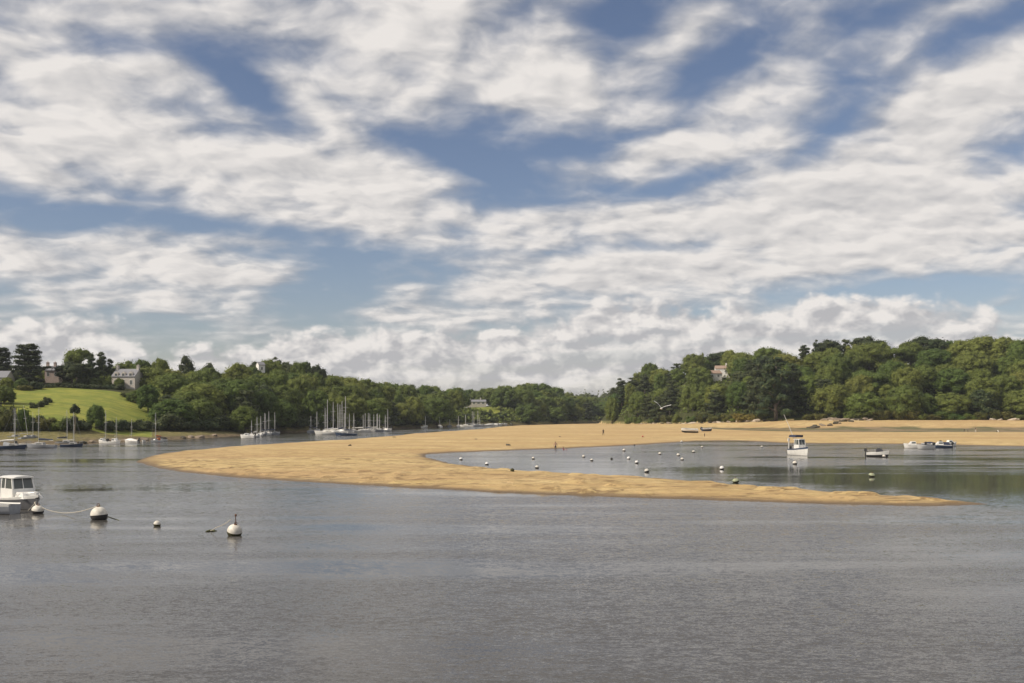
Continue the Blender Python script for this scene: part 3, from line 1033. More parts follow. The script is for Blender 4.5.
# --- the woods, tree by tree
def scatter(n, region, kinds, hmin, hmax, wmin, wmax, gap, label_fn, group, seed, ok=None):
    r = np.random.default_rng(seed)
    made = 0
    for _ in range(n * 60):
        if made >= n: break
        px, t = r.uniform(region[0], region[1]), r.random()
        cols = region[2]
        Ds, Zs = knots(np.array([px]), cols)
        d0 = float(Ds[0][0]) + region[3]
        d1 = float(Ds[3][0]) + region[4]
        D = d0 + (d1 - d0) * t
        x = xat(px, D)
        w = r.uniform(wmin, wmax)
        if ok and not ok(px, D, t): continue
        if cols is LC and px < 245 and D < float(Ds[1][0]) + 5: continue
        bad = False
        for (tx, ty, tw) in TREES:
            if (tx - x) ** 2 + (ty - D) ** 2 < (gap * 0.5 * (w + tw)) ** 2:
                bad = True
                break
        if bad: continue
        kd = kinds(r, px, t) if callable(kinds) else kinds[int(r.integers(len(kinds)))]
        h = r.uniform(hmin, hmax) * (float(np.interp(px, [146, 215, 290], [.60, .78, 1])) if cols is LC else 1)
        if kd in ('pine', 'cedar', 'darkupright'): w *= 0.72
        if kd in ('upright',): w *= 0.62
        lb = label_fn(kd, t)
        plant(kd, x, D, h, w, lb, group, var=int(r.integers(99)))
        made += 1
    return made


for i in range(15):
    pxx = -20 + i * 12.5 + random.uniform(-3, 3)
    tree_px('oak' if i % 3 else 'darkupright', pxx, 352 + (i % 2) * 9, 367 + random.uniform(-3, 5), random.uniform(17, 24), 'rounded tree in the belt behind the houses on the left hill', 'belt of trees behind the houses')
for i in range(9):
    pxx = 38 + i * 10 + random.uniform(-3, 3)
    if 44 < pxx < 64: continue
    tree_px('bush' if i % 2 else 'oak', pxx, 326, 377 + random.uniform(-3, 3), random.uniform(10, 15), 'low leafy tree between the houses above the meadow', 'garden trees above the meadow')
for i in range(8):
    tree_px('oak', 456 + i * 7, 700 + (i % 3) * 12, 387.5 + (i * 5 % 4), 19, 'tree behind the far lawn and its long low house', 'trees behind the far lawn')
for i in range(9):
    pxx = 456 + i * 6
    Dq = float(knots(np.array([pxx]), LC)[0][1][0]) + 6 + (i % 3) * 7
    plant('darkbush', xat(pxx, Dq), Dq, random.uniform(2.2, 4.0), random.uniform(6, 9), 'dark bush on the bank below the far lawn', 'bushes below the far lawn', 'bush')
KW = {'parasol': 'loose olive green tree', 'oak': 'rounded olive green tree', 'bright': 'rounded yellow green tree', 'upright': 'upright narrow green tree',
      'darkupright': 'upright narrow dark tree', 'pine': 'ragged dark pine', 'umbrella': 'flat dark pine', 'cedar': 'layered dark conifer'}


def lab(place):
    def fn(kd, t):
        row = 'in the front' if t < 0.3 else ('on the slope' if t < 0.72 else 'near the crest')
        return f'{KW[kd]} {row} of {place}'
    return fn


cntR = scatter(105, (612, 1130, RC, 4, 14),
               lambda r, px, t: 'pine' if (px < 690 and r.random() < .5) else r.choice(['oak', 'parasol', 'bright', 'upright', 'pine', 'darkupright'], p=[.52, .08, .18, .10, .06, .06]),
               11, 15.5, 11, 18, 0.60, lab('the wood above the right beach'), 'trees of the right wood', 501,
               ok=lambda px, D, t: not (704 < px < 732 and 500 < D < 548))
cntL = scatter(95, (146, 440, LC, 3, 26),
               lambda r, px, t: r.choice(['oak', 'bright', 'upright', 'darkupright', 'pine'], p=[.66, .14, .08, .06, .06]),
               10, 15, 10, 16, 0.58, lab('the wood on the left bank'), 'trees of the left wood', 502,
               ok=lambda px, D, t: not (px < 162 and 240 < D < 318) and not (252 < px < 270 and 380 < D < 402))
cntC = scatter(62, (440, 640, LC, 3, 40),
               lambda r, px, t: r.choice(['oak', 'upright', 'pine', 'darkupright'], p=[.74, .1, .08, .08]),
               11, 16, 13, 21, 0.58, lab('the far wood'), 'trees of the far wood', 503,
               ok=lambda px, D, t: not (456 < px < 503 and D < 668))
for i, (px, D, yt, wp) in enumerate([(540, 700, 382.5, 26), (518, 690, 385, 22), (500, 700, 388, 18), (466, 640, 392, 12), (480, 680, 394, 9), (556, 730, 387, 20),
                                     (455, 560, 389, 18), (436, 545, 385.5, 20), (424, 540, 385.5, 18), (404, 530, 383.5, 18)]):
    tree_px('oak', px, D, yt, wp, 'large round tree on the skyline of the far wood', 'trees of the far wood', var=i)
# far rolling wood behind the gap, one mass
r = np.random.default_rng(77)
lob = []
for i in range(150):
    D = r.uniform(1000, 1500)
    px = r.uniform(520, 700)
    x = xat(px, D)
    s = r.uniform(6, 10)
    lob.append((x, D, gz(x, D) + r.uniform(6, 13), s, s, s * .85))
me = crown_mesh('far_wood', lob, M_FAR, 78, 2.6, 1.6)
o = bpy.data.objects.new('far_wood', me)
C.objects.link(o)
tag(o, 'distant woodland closing the valley behind the river bend', 'woodland', None, 'stuff')

# hedge trees and bushes between the meadow and the marsh
hedge_r = np.random.default_rng(9)
for i in range(17):
    px = -6 + i * 10.3 + hedge_r.uniform(-3, 3)
    if abs(px - 96) < 6: continue
    D = float(np.interp(px, [0, 60, 110, 150, 200], [228, 232, 248, 268, 284]))
    yt = float(np.interp(px, [0, 20, 34, 60, 90, 130, 160], [404, 404, 413, 416, 417, 420, 420])) + hedge_r.uniform(-1.5, 2.5)
    tree_px('darkbush' if hedge_r.random() < .5 else 'bush', px, D, yt, hedge_r.uniform(15, 22), 'dark bush in the hedge between the meadow and the shore',
            'bushes of the hedge below the meadow', 'bush')
for i, (px, D) in enumerate([(52, 312), (62, 313), (72, 313), (84, 314), (96, 315), (108, 316), (118, 317)]):
    tree_px('darkbush', px, D, 384.5 + i * .35, 15, 'dark shrub in the hedge along the top of the meadow', 'hedge along the top of the meadow', 'shrub')
for i, (px, D, yt) in enumerate([(44, 272, 398.5), (40, 268, 401), (34, 265, 403), (48, 276, 397)]):
    tree_px('darkbush', px, D, yt, 9, 'low bush in the broken hedge crossing the left of the meadow', 'broken hedge across the meadow', 'shrub')
tree_px('oak', 148, 290, 385, 26, 'big rounded tree at the right end of the meadow below the stone house', 'trees of the left wood', var=2)
tree_px('oak', 137, 300, 390, 20, 'low rounded tree hiding the right foot of the stone house', 'trees of the left wood', var=4)
tree_px('bush', 128, 305, 398, 16, 'grey green bush at the upper right edge of the meadow', 'shrubs round the meadow', 'shrub')
# bushes along the foot of the woods
sr = np.random.default_rng(15)
for i in range(34):
    px = 628 + i * 12.2 + sr.uniform(-3, 3)
    if 740 < px < 800: continue
    Ds, Zs = knots(np.array([px]), RC)
    D = float(Ds[0][0]) + 2.5
    x = xat(px, D)
    plant('bush', x, D, sr.uniform(2.5, 5.5), sr.uniform(5, 9), 'low green bush at the edge of the beach under the right wood', 'bushes at the foot of the right wood', 'bush')
for i in range(26):
    px = 165 + i * 10.5 + sr.uniform(-3, 3)
    Ds, Zs = knots(np.array([px]), LC)
    D = float(Ds[1][0]) + 2
    x = xat(px, D)
    plant('darkbush', x, D, sr.uniform(3, 6), sr.uniform(6, 9), 'dark bush overhanging the water under the left wood', 'bushes at the foot of the left wood', 'bush')


def undergrowth(name, label, region, n, size, seed, skip=None):
    r = np.random.default_rng(seed)
    px = r.uniform(region[0], region[1], n)
    Ds, Zs = knots(px, region[2])
    D = Ds[0] + region[3] + (Ds[3] + region[4] - Ds[0] - region[3]) * r.random(n)
    k = D > Ds[1] + 3
    px, D = px[k], D[k]
    n = len(px)
    if skip is not None:
        k = ~skip(px, D)
        px, D = px[k], D[k]
        n = len(px)
    x = (px - CX) / F * D
    z = terrain(x, D)[0] + r.random(n) ** 1.5 * 3.0
    pos = np.stack([x, D, z], 1)
    nv = rand_dirs(n, r) * .8 + np.array([0, -.4, .8])
    nv /= np.linalg.norm(nv, axis=1, keepdims=True)
    tv = np.cross(nv, rand_dirs(n, r))
    tv /= np.linalg.norm(tv, axis=1, keepdims=True)
    bv = np.cross(nv, tv)
    s = size * (.5 + r.random((n, 1)))
    q = np.stack([pos - tv * s * .6, pos - bv * s * .4, pos + tv * s * .6, pos + bv * s * .4], 1).reshape(-1, 3)
    me = bpy.data.meshes.new(name)
    me.from_pydata(q.tolist(), [], np.arange(n * 4).reshape(n, 4).tolist())
    a = me.attributes.new('tint', 'FLOAT', 'POINT')
    a.data.foreach_set('value', np.repeat(r.random(n), 4).astype(np.float32))
    me.materials.append(M_OAK)
    o = bpy.data.objects.new(name, me)
    C.objects.link(o)
    return tag(o, label, 'undergrowth', None, 'stuff')


undergrowth('undergrowth', 'leafy undergrowth between the trunks of the right wood', (608, 1120, RC, 0, 40), 26000, 1.1, 61)
undergrowth('undergrowth', 'leafy undergrowth between the trunks of the left wood', (150, 445, LC, 6, 40), 22000, 1.0, 62,
            skip=lambda px, D: (px < 160) & (D > 240) & (D < 314))
undergrowth('undergrowth', 'leafy undergrowth on the far wooded bank', (440, 640, LC, 5, 60), 14000, 1.6, 63,
            skip=lambda px, D: (px > 456) & (px < 502) & (D > 582))
print('TREES', len(TREES), cntR, cntL, cntC)
# ---------------------------------------------------------------- materials for made things
M_WHITE = simple('white_gelcoat', (0.74, 0.72, 0.67), 0.35, var=0.10, scale=2.0)
M_OFFW = simple('worn_white_paint', (0.62, 0.59, 0.53), 0.5, var=0.2, scale=3.0)
M_GREY = simple('grey_paint', (0.30, 0.31, 0.33), 0.5, var=0.15)
M_DGREY = simple('dark_grey_gelcoat', (0.12, 0.12, 0.125), 0.4, var=0.15)
M_DULL = simple('dull_grey_paint', (0.36, 0.35, 0.33), 0.6, var=0.2)
M_PALEGR = simple('weedy_pale_green', (0.30, 0.32, 0.20), 0.8, var=0.35, scale=8)
M_BUOY = simple('scuffed_buoy_plastic', (0.62, 0.58, 0.50), 0.6, var=0.32, scale=4, bump=0.15)
M_BUOYW = simple('white_buoy_plastic', (0.72, 0.70, 0.66), 0.5, var=0.22, scale=5)
M_NAVY = simple('navy_canvas', (0.022, 0.030, 0.065), 0.7, var=0.25)
M_BLUEH = simple('dark_blue_hull', (0.035, 0.055, 0.10), 0.4, var=0.15)
M_BLACK = simple('black_rubber', (0.018, 0.018, 0.018), 0.6, var=0.2)
M_ANTI = simple('antifouling', (0.035, 0.030, 0.030), 0.8, var=0.35, scale=5)
M_REDAF = simple('red_antifouling', (0.16, 0.045, 0.03), 0.8, var=0.3, scale=5)
M_GLASS = simple('tinted_glass', (0.075, 0.085, 0.085), 0.08, var=0.05)
M_ALU = simple('aluminium', (0.62, 0.61, 0.58), 0.4, 0.4, var=0.08)
M_STEEL = simple('stainless_steel', (0.6, 0.6, 0.6), 0.25, 0.9, var=0.05)
M_ROPE = simple('rope', (0.50, 0.45, 0.36), 0.9, var=0.25, scale=12)
M_WEEDROPE = simple('weedy_rope', (0.06, 0.065, 0.02), 0.9, var=0.4, scale=12)
M_ALGAE = simple('algae', (0.045, 0.042, 0.012), 0.85, var=0.45, scale=9, bump=0.4)
M_RUST = simple('rusty_iron', (0.13, 0.06, 0.03), 0.9, var=0.4, scale=15)
M_ORANGE = simple('orange_canvas', (0.42, 0.12, 0.03), 0.8, var=0.2)
M_REDB = simple('red_plastic', (0.42, 0.07, 0.05), 0.5, var=0.2)
M_STONE = simple('pale_granite', (0.47, 0.43, 0.38), 0.9, var=0.25, scale=2.5, bump=0.4)
M_PINKST = simple('pinkish_render', (0.48, 0.38, 0.33), 0.9, var=0.15, scale=1.5)
M_WHITEW = simple('white_render', (0.76, 0.73, 0.68), 0.9, var=0.08, scale=1.2)
M_SLATE = simple('slate_roof', (0.20, 0.20, 0.215), 0.7, var=0.25, scale=4)
M_TILE = simple('clay_tile_roof', (0.30, 0.21, 0.16), 0.85, var=0.3, scale=4)
M_ROCK = simple('shore_rock', (0.23, 0.18, 0.13), 0.9, var=0.45, scale=1.2, bump=0.8)
M_PALEROCK = simple('pale_shore_rock', (0.40, 0.33, 0.25), 0.9, var=0.35, scale=1.5, bump=0.7)
M_WETROCK = simple('weed_covered_rock', (0.06, 0.05, 0.03), 0.8, var=0.5, scale=1.5, bump=0.8)
M_SKIN = simple('skin', (0.42, 0.25, 0.17), 0.6, var=0.08)
M_HAIR = simple('dark_hair', (0.03, 0.02, 0.015), 0.7, var=0.2)
M_DCLOTH = simple('dark_cloth', (0.03, 0.03, 0.035), 0.9, var=0.2)
M_BCLOTH = simple('blue_cloth', (0.06, 0.08, 0.14), 0.9, var=0.2)
M_PCLOTH = simple('maroon_cloth', (0.30, 0.055, 0.085), 0.9, var=0.2)
M_LCLOTH = simple('pale_cloth', (0.62, 0.58, 0.52), 0.9, var=0.1)
M_FEATHER = simple('white_feathers', (0.80, 0.78, 0.74), 0.8, var=0.06)
M_GFEATHER = simple('grey_feathers', (0.45, 0.46, 0.48), 0.8, var=0.1)

ROOTS = []


# ---------------------------------------------------------------- boats
def hull_secs(L, B, zs, zb, draft, tr=0.82, full=2.4, n=13):
    secs = []
    for i in range(n):
        t = i / (n - 1)
        x = -L / 2 + L * t
        b = B / 2 * (tr + (1 - tr) * min(1, t / 0.4)) if t < 0.4 else B / 2 * max(0.012, (1 - ((t - 0.4) / 0.6) ** full))
        sh = zs + (zb - zs) * t ** 2
        fl = 1 - 0.30 * t
        kd = -draft * (1 - max(0, (t - 0.7) / 0.3) ** 2 * 0.9)
        rake = 0.10 * L * max(0, (t - 0.75) / 0.25) ** 1.5
        xb = x - rake * 0.9
        right = [(xb, 0, kd), (xb + (x - xb) * .2, b * 0.55 * fl, kd * 0.55), (xb + (x - xb) * .45, b * 0.82 * fl, 0.03),
                 (xb + (x - xb) * .7, b * (0.86 * fl + .06), sh * 0.42), (xb + (x - xb) * .9, b * (0.97 if t < .6 else 0.97 - .1 * (t - .6)), sh * 0.80), (x, b, sh)]
        rim = [(x, b - min(.07, b * .5), sh + .012), (x, max(b - .13, b * .35), sh - .06)]
        prof_ = right + rim
        mir = [(p[0], -p[1], p[2]) for p in prof_[::-1]]
        secs.append(mir + prof_[1:] if False else mir[:-1] + prof_)
    return secs


def hull_obj(L, B, zs, zb, draft, mats, parent, tr=0.82, full=2.4, top_white=True, hi=2):
    """mats: bottom, topside, trim"""
    secs = hull_secs(L, B, zs, zb, draft, tr, full)
    n = len(secs[0])
    mid = n // 2

    def mi(k):
        d = min(abs(k - mid), abs(k + 1 - mid))
        return 0 if d < hi else (1 if d < (4 if top_white else 5) else 2)
    mb = MB()
    mb.loft(secs, mi, caps=False)
    o = len(mb.v)
    # transom, stem cap
    for s, m_ in ((secs[0], 1), (secs[-1], 1)):
        o = len(mb.v)
        mb.v += [tuple(p) for p in s]
        mb.f.append(tuple(range(o, o + n)))
        mb.mi.append(m_)
    return mb.build('hull', mats, parent, True), secs


def deck_obj(secs, mat, parent, x0=-9, x1=9, drop=0.0):
    pts = [s for s in secs if x0 <= s[0][0] <= x1]
    mb = MB()
    up = [[(s[0][0], s[0][1] * .98, s[0][2] - .01 - drop), (s[0][0], 0, s[0][2] + .03 - drop), (s[-1][0], s[-1][1] * .98, s[-1][2] - .01 - drop)] for s in pts]
    mb.loft(up, 0, caps=False)
    o = len(mb.v)
    mb.loft([[(p[0], p[1], p[2] - .03) for p in s] for s in up], 0, caps=False)
    return mb.build('deck', mat, parent)


def rail_obj(secs, t0, t1, h, parent, name='rail', r=0.014, ins=.06):
    n = len(secs)
    sel = [s for i, s in enumerate(secs) if t0 <= i / (n - 1) <= t1]
    mb = MB()
    for sg in (1, -1):
        path = [(s[-1][0], sg * max(0, s[-1][1] - ins), s[-1][2] + h) for s in sel]
        mb.tube(path, r, 5)
        mb.tube([(p[0], p[1], p[2] - h * .5) for p in path], r * .6, 4)
        for p in path[::2]:
            mb.tube([(p[0], p[1], p[2] - h - .03), p], r, 5)
    if t1 >= 1:
        p = sel[-1][-1]
        mb.tube([(p[0], .03, p[2] + h), (p[0], -.03, p[2] + h)], r, 5)
    return mb.build(name, M_STEEL, parent)


def outboard(parent, x, z, cov=None):
    mb = MB()
    mb.tbox((x - .42, x - .02, -.17, .17), (x - .36, x - .06, -.13, .13), z + .12, z + .52)
    mb.box(x - .27, x - .13, -.07, .07, z - .75, z + .12)
    mb.box(x - .02, x + .06, -.12, .12, z - .12, z + .12)
    return mb.build('outboard_motor', cov or M_BLACK, parent, False)


def sailboat(px, wl, mtop, L, label, group, rz=0.0, hull=None, lean=0.0, sail=None, D=None, mastr=0.075, cross=1, rigs=True, cabin=True, dodger=None, z=0.0):
    D = D or EYE * F / (wl - HY)
    hm = max(3.0, zat(mtop, D) - z)
    B = L * 0.33
    e = empty('sailboat', (xat(px, D), D, z), rz, label, 'sailboat', group)
    e.rotation_euler.x = R(lean)
    trim = M_WHITE if hull is None else M_DULL
    ho, secs = hull_obj(L, B, 0.085 * L + .12, 0.115 * L + .2, 0.35, [M_ANTI, hull or M_WHITE, trim], e, .68, 2.0, hull is None)
    sh = 0.085 * L + .12
    deck_obj(secs, M_OFFW if hull is None else M_DULL, e)
    if cabin:
        c = MB()
        c.tbox((-.12 * L, .24 * L, -.30 * B, .30 * B), (-.10 * L, .17 * L, -.25 * B, .25 * B), sh - .05, sh + .30 + .02 * L)
        co_ = c.build('cabin', trim, e, False)
        for sg in (1, -1):
            w = MB()
            w.box(-.07 * L, .12 * L, sg * .285 * B - .012, sg * .285 * B + .012, sh + .12, sh + .26)
            w.build('window', M_GLASS, co_)
    mx = .08 * L
    m = MB()
    m.tube([(mx, 0, sh), (mx, 0, hm * .6), (mx - .06, 0, hm)], [mastr * 1.1, mastr, mastr * .7], 7)
    mo = m.build('mast', M_ALU, e, True)
    for i in range(cross):
        zc = hm * (.62 if cross == 1 else (.42 + .28 * i))
        s = MB()
        s.tube([(mx, -.35 * B, zc), (mx + .03, 0, zc + .03), (mx, .35 * B, zc)], .025, 5)
        s.build('spreader', M_ALU, mo)
    b = MB()
    b.tube([(mx, 0, sh + .85), (-.42 * L, 0, sh + .80)], .055, 6)
    bo = b.build('boom', M_ALU, e, True)
    if sail:
        b = MB()
        b.tube([(mx - .05, 0, sh + 1.02), (-.15 * L, 0, sh + 1.0), (-.40 * L, 0, sh + .92)], [.17, .15, .09], 8)
        b.build('sail_cover', sail, bo, True)
    if rigs:
        g_ = MB()
        for (x, y) in ((mx - .03, B * .42), (mx - .03, -B * .42)):
            g_.tube([(x, y, sh), (mx, 0, hm * .93)], .008, 4)
        g_.tube([(.49 * L, 0, sh + .2), (mx, 0, hm * .97)], .010, 4)
        g_.tube([(-.49 * L, 0, sh), (mx, 0, hm)], .008, 4)
        g_.build('rigging', M_GREY, e)
    if dodger:
        dmb = MB()
        dmb.loft([[( -.26 * L + .10 * L * k, .33 * B * math.cos(a), sh + (.75 - .12 * k) * math.sin(a)) for a in np.linspace(0, math.pi, 9)] for k in (0, 1, 2)], 0)
        dmb.build('cockpit_cover', dodger, e, True)
    rail_obj(secs, .8, 1, .45, e, 'pulpit', .015)
    return e


def motorboat(px, wl, L, label, group, rz=0.0, hull=None, bottom=None, style='cuddy', D=None, z=0.0, lean=0.0, cover=None, fb=(.5, .8), cat='motorboat', motor=True, name='motorboat', hi=2):
    D = D or EYE * F / (wl - HY)
    B = L * .39
    e = empty(name, (xat(px, D), D, z), rz, label, cat, group)
    e.rotation_euler.x = R(lean)
    ho, secs = hull_obj(L, B, fb[0], fb[1], .28, [M_ANTI if bottom is None else bottom, hull or M_WHITE, M_WHITE], e, .88, 2.3, True, hi)
    if style == 'open':
        deck_obj(secs, M_OFFW, e, .18 * L, 9)
        deck_obj(secs, M_GREY, e, -9, .2 * L, drop=.32).name = 'cockpit_floor'
        for x in (-.28 * L, -.02 * L):
            t = MB()
            t.box(x - .14, x + .14, -B * .42, B * .42, fb[0] - .16, fb[0] - .10)
            t.build('seat', M_OFFW, e)
        if cover:
            c = MB()
            c.loft([[(-.08 * L + .30 * L * k / 4, .30 * B * (1 - .15 * abs(k - 2)) * math.cos(a), fb[0] - .05 + (.75 - .13 * abs(k - 1.6)) * math.sin(a)) for a in np.linspace(0, math.pi, 9)] for k in range(5)], 0)
            c.build('console_cover', cover, e, True)
    elif style == 'cuddy':
        deck_obj(secs, M_WHITE, e)
        c = MB()
        c.tbox((-.10 * L, .30 * L, -.36 * B, .36 * B), (-.06 * L, .14 * L, -.29 * B, .29 * B), fb[0] - .02, fb[0] + .62)
        co_ = c.build('cabin', M_WHITE, e)
        for sg in (1, -1):
            w = MB()
            w.hexa([(-.06 * L, sg * (.345 * B + .008), fb[0] + .26), (.14 * L, sg * (.345 * B + .008), fb[0] + .26), (.14 * L, sg * (.335 * B - .01), fb[0] + .26), (-.06 * L, sg * (.335 * B - .01), fb[0] + .26),
                    (-.05 * L, sg * (.31 * B + .008), fb[0] + .52), (.12 * L, sg * (.31 * B + .008), fb[0] + .52), (.12 * L, sg * (.30 * B - .01), fb[0] + .52), (-.05 * L, sg * (.30 * B - .01), fb[0] + .52)])
            w.build('window', M_GLASS, co_)
        if cover:
            c = MB()
            c.tbox((-.42 * L, -.11 * L, -.40 * B, .40 * B), (-.36 * L, -.10 * L, -.28 * B, .28 * B), fb[0], fb[0] + .55)
            c.build('cockpit_cover', cover, e)
    elif style == 'covered':
        c = MB()
        k_ = [(-.47, .36, .10), (-.25, .40, .30), (.02, .42, .52), (.25, .34, .38), (.44, .10, .12)]
        c.loft([[(a_ * L, b_ * B * math.cos(a), fb[0] + (fb[1] - fb[0]) * max(0, a_) + h_ * math.sin(a)) for a in np.linspace(0, math.pi, 9)] for (a_, b_, h_) in k_], 0)
        c.build('boat_cover', cover or M_NAVY, e, True)
    if style != 'covered':
        rail_obj(secs, .62, 1, .28, e, 'bow_rail', .012)
    if motor:
        outboard(e, -L / 2, fb[0] + .05)
    return e


def wheelhouse(e, L, B, zd, x0, x1, h, w, mats=None, name='cabin', rake=.35):
    """white cabin with pillars; raked windscreen, side windows"""
    c = MB()
    hb = zd + h * .46
    c.tbox((x0, x1 + rake * .8, -w, w), (x0, x1 + rake * .55, -w * .97, w * .97), zd - .03, hb)
    ow = M_WHITE
    # pillars
    def pil(x_b, x_t, y, t=.05):
        c.hexa([(x_b - t, y - t, hb), (x_b + t, y - t, hb), (x_b + t, y + t, hb), (x_b - t, y + t, hb),
                (x_t - t, y * .93 - t, zd + h), (x_t + t, y * .93 - t, zd + h), (x_t + t, y * .93 + t, zd + h), (x_t - t, y * .93 + t, zd + h)])
    xm = x0 + (x1 - x0) * .42
    for sg in (1, -1):
        pil(x0 + .06, x0 + .12, sg * (w * .96 - .05))
        pil(xm, xm + .02, sg * (w * .96 - .05))
        pil(x1 + rake * .48, x1 - .05, sg * (w * .96 - .05))
    pil(x1 + rake * .48, x1 - .05, 0, .022)
    co_ = c.build(name, ow, e)
    r_ = MB()
    zr = zd + h
    secs = []
    for (x, k) in ((x0 - .22, .90), (x0 - .16, .98), (x1 - .08, .97), (x1 + .08, .93), (x1 + .17, .80)):
        y = w * k
        secs.append([(x, -y, zr), (x, -y, zr + .05), (x, -y * .7, zr + .11), (x, 0, zr + .13), (x, y * .7, zr + .11), (x, y, zr + .05), (x, y, zr), (x, -y, zr)])
    r_.loft(secs, 0)
    r_.build('roof', M_WHITE, co_, True)
    for sg in (1, -1):
        y0, y1 = sg * (w * .96 - .045), sg * (w * .90 - .05)
        for (a, b_, c_, d_) in ((x0 + .12, xm - .05, xm - .03, x0 + .18), (xm + .05, x1 + rake * .42, x1 - .10, xm + .07)):
            g_ = MB()
            g_.hexa([(a, y0 - .01, hb), (b_, y0 - .01, hb), (b_, y0 + .01, hb), (a, y0 + .01, hb), (d_, y1 - .01, zr), (c_, y1 - .01, zr), (c_, y1 + .01, zr), (d_, y1 + .01, zr)])
            g_.build('side_window', M_GLASS, co_)
        g_ = MB()
        ya, yb = (.03, w * .90 - .05) if sg > 0 else (-(w * .90 - .05), -.03)
        g_.hexa([(x1 + rake * .48 - .01, ya, hb), (x1 + rake * .48 + .01, ya, hb), (x1 + rake * .48 + .01, yb, hb), (x1 + rake * .48 - .01, yb, hb),
                 (x1 - .06, ya * .95, zr), (x1 - .04, ya * .95, zr), (x1 - .04, yb * .95, zr), (x1 - .06, yb * .95, zr)])
        g_.build('windscreen', M_GLASS, co_)
    return co_


# foreground cabin boat at the left edge
th = -40
Lb, Bb = 4.9, 1.95
bow = Vector((xat(38.5, 62.6), 62.6, 0))
dv = Vector((math.cos(R(th)), math.sin(R(th)), 0))
e = empty('motorboat', bow - dv * Lb / 2, R(th), 'white cabin motorboat with tinted windscreen at the left edge, near the big white buoys', 'motorboat')
CABIN_BOAT = e
ho, secs = hull_obj(Lb, Bb, .66, .95, .3, [M_BLACK, M_DGREY, M_WHITE], e, .88, 2.2)
deck_obj(secs, M_WHITE, e)
st_ = MB()
for sg in (1, -1):
    st_.tube([(s[-1][0], sg * (s[-1][1] + .01), s[-1][2] - .10) for s in secs], .035, 6)
st_.build('rub_strake', M_BLACK, e)
b = MB()
b.tbox((.0, 1.75, -.62, .62), (.05, 1.35, -.50, .50), .70, 1.08)
b.build('foredeck_trunk', M_WHITE, e)
wheelhouse(e, Lb, Bb, .72, -1.35, .20, 1.22, .74)
rail_obj(secs, .62, 1, .26, e, 'bow_rail', .016)
outboard(e, -Lb / 2, .7)
b = MB()
b.tube([(2.25, 0, .93), (2.25, 0, 1.06)], .04, 6)
b.box(2.16, 2.34, -.03, .03, 1.03, 1.07)
b.build('mooring_bitt', M_STEEL, e)

# second boat, cut by the frame
e = empty('motorboat', (xat(15.5, 60.6) - 1.95, 60.6, 0), R(178), 'pale open boat cut by the left edge, in front of the cabin motorboat', 'motorboat')
ho, secs = hull_obj(3.9, 1.6, .60, .80, .22, [M_ANTI, M_GREY, M_WHITE], e, .9, 2.3)
deck_obj(secs, M_OFFW, e, .6, 9)
deck_obj(secs, M_GREY, e, -9, .7, drop=.25).name = 'cockpit_floor'
for x in (-1.2, -.1):
    t = MB()
    t.box(x - .14, x + .14, -.66, .66, .44, .50)
    t.build('seat', M_OFFW, e)
t = MB()
t.tbox((.35, .95, -.35, .35), (.42, .85, -.30, .30), .5, 1.02)
t.build('console', M_WHITE, e)

# fishing boat on the lagoon
e = empty('fishing_boat', (xat(799.5, 148), 148, 0), R(-73), 'white fishing boat with blue canopy and long leaning pole, moored on the lagoon', 'fishing boat')
e.scale = (.85, .85, .98)
Lb, Bb = 5.2, 1.95
ho, secs = hull_obj(Lb, Bb, .95, 1.35, .35, [M_ANTI, M_WHITE, M_BLUEH], e, .86, 2.2)
deck_obj(secs, M_WHITE, e)
wheelhouse(e, Lb, Bb, .98, -.7, .65, 1.40, .70)
c = MB()
c.tbox((-2.2, -.15, -.80, .80), (-2.0, .05, -.70, .70), 2.75, 3.08)
cn = c.build('canopy', M_NAVY, e)
pl = MB()
for (x, y) in ((-2.1, .72), (-2.1, -.72), (-.25, .62), (-.25, -.62)):
    pl.tube([(x, y, .95 if x < -1 else 2.5), (x, y, 2.78)], .025, 5)
pl.build('canopy_frame', M_ALU, cn)
m = MB()
m.tube([(-1.0, -.45, 2.5), (-1.55, -1.10, 4.4), (-2.15, -1.75, 6.2)], [.055, .05, .035], 6)
m.build('leaning_pole', M_OFFW, e, True)
m = MB()
m.tube([(-2.45, -.6, .9), (-2.45, -.6, 2.6)], .06, 6)
m.box(-2.55, -2.32, -.75, -.45, 2.1, 2.55)
m.build('stern_post', M_WHITE, e)
rail_obj(secs, .62, 1, .35, e, 'bow_rail', .018)
outboard(e, -Lb / 2, .8)

motorboat(878, 456.8, 3.0, 'small white open boat with a dark covered console, alone on the lagoon', None, R(-30), style='open', cover=M_DCLOTH, fb=(.62, .9), bottom=M_BLACK, hi=3)
g_ = 'boats rafted together at the beach edge'
motorboat(914, 448.8, 3.6, 'white bow-left boat at the left end of the raft of boats', g_, R(170), style='cuddy', fb=(.6, .9), D=180)
motorboat(925, 449.2, 3.5, 'white boat nearest the camera in the raft of boats', g_, R(200), style='open', fb=(.6, .85), D=175)
motorboat(931, 447.0, 3.8, 'boat under a navy canopy in the middle of the raft of boats', g_, R(185), style='covered', cover=M_NAVY, hull=M_BLUEH, D=186)
motorboat(941, 447.6, 3.6, 'boat with a navy hood at the right of the raft of boats', g_, R(172), style='cuddy', cover=M_NAVY, hull=M_BLUEH, D=182)
motorboat(949, 446.0, 3.2, 'white speedboat at the right end of the raft of boats', g_, R(12), style='cuddy', D=189, fb=(.6, .9))
g_ = 'boats lying on the sand'
q = at(689.5, 433.6, .3)
motorboat(689.5, 0, 5.2, 'cream boat with dark bottom lying tilted on the sand', g_, R(176), style='open', D=q.y, z=gz(q.x, q.y) + .30, lean=-11, bottom=M_BLACK, fb=(.85, 1.15), motor=False, hi=3)
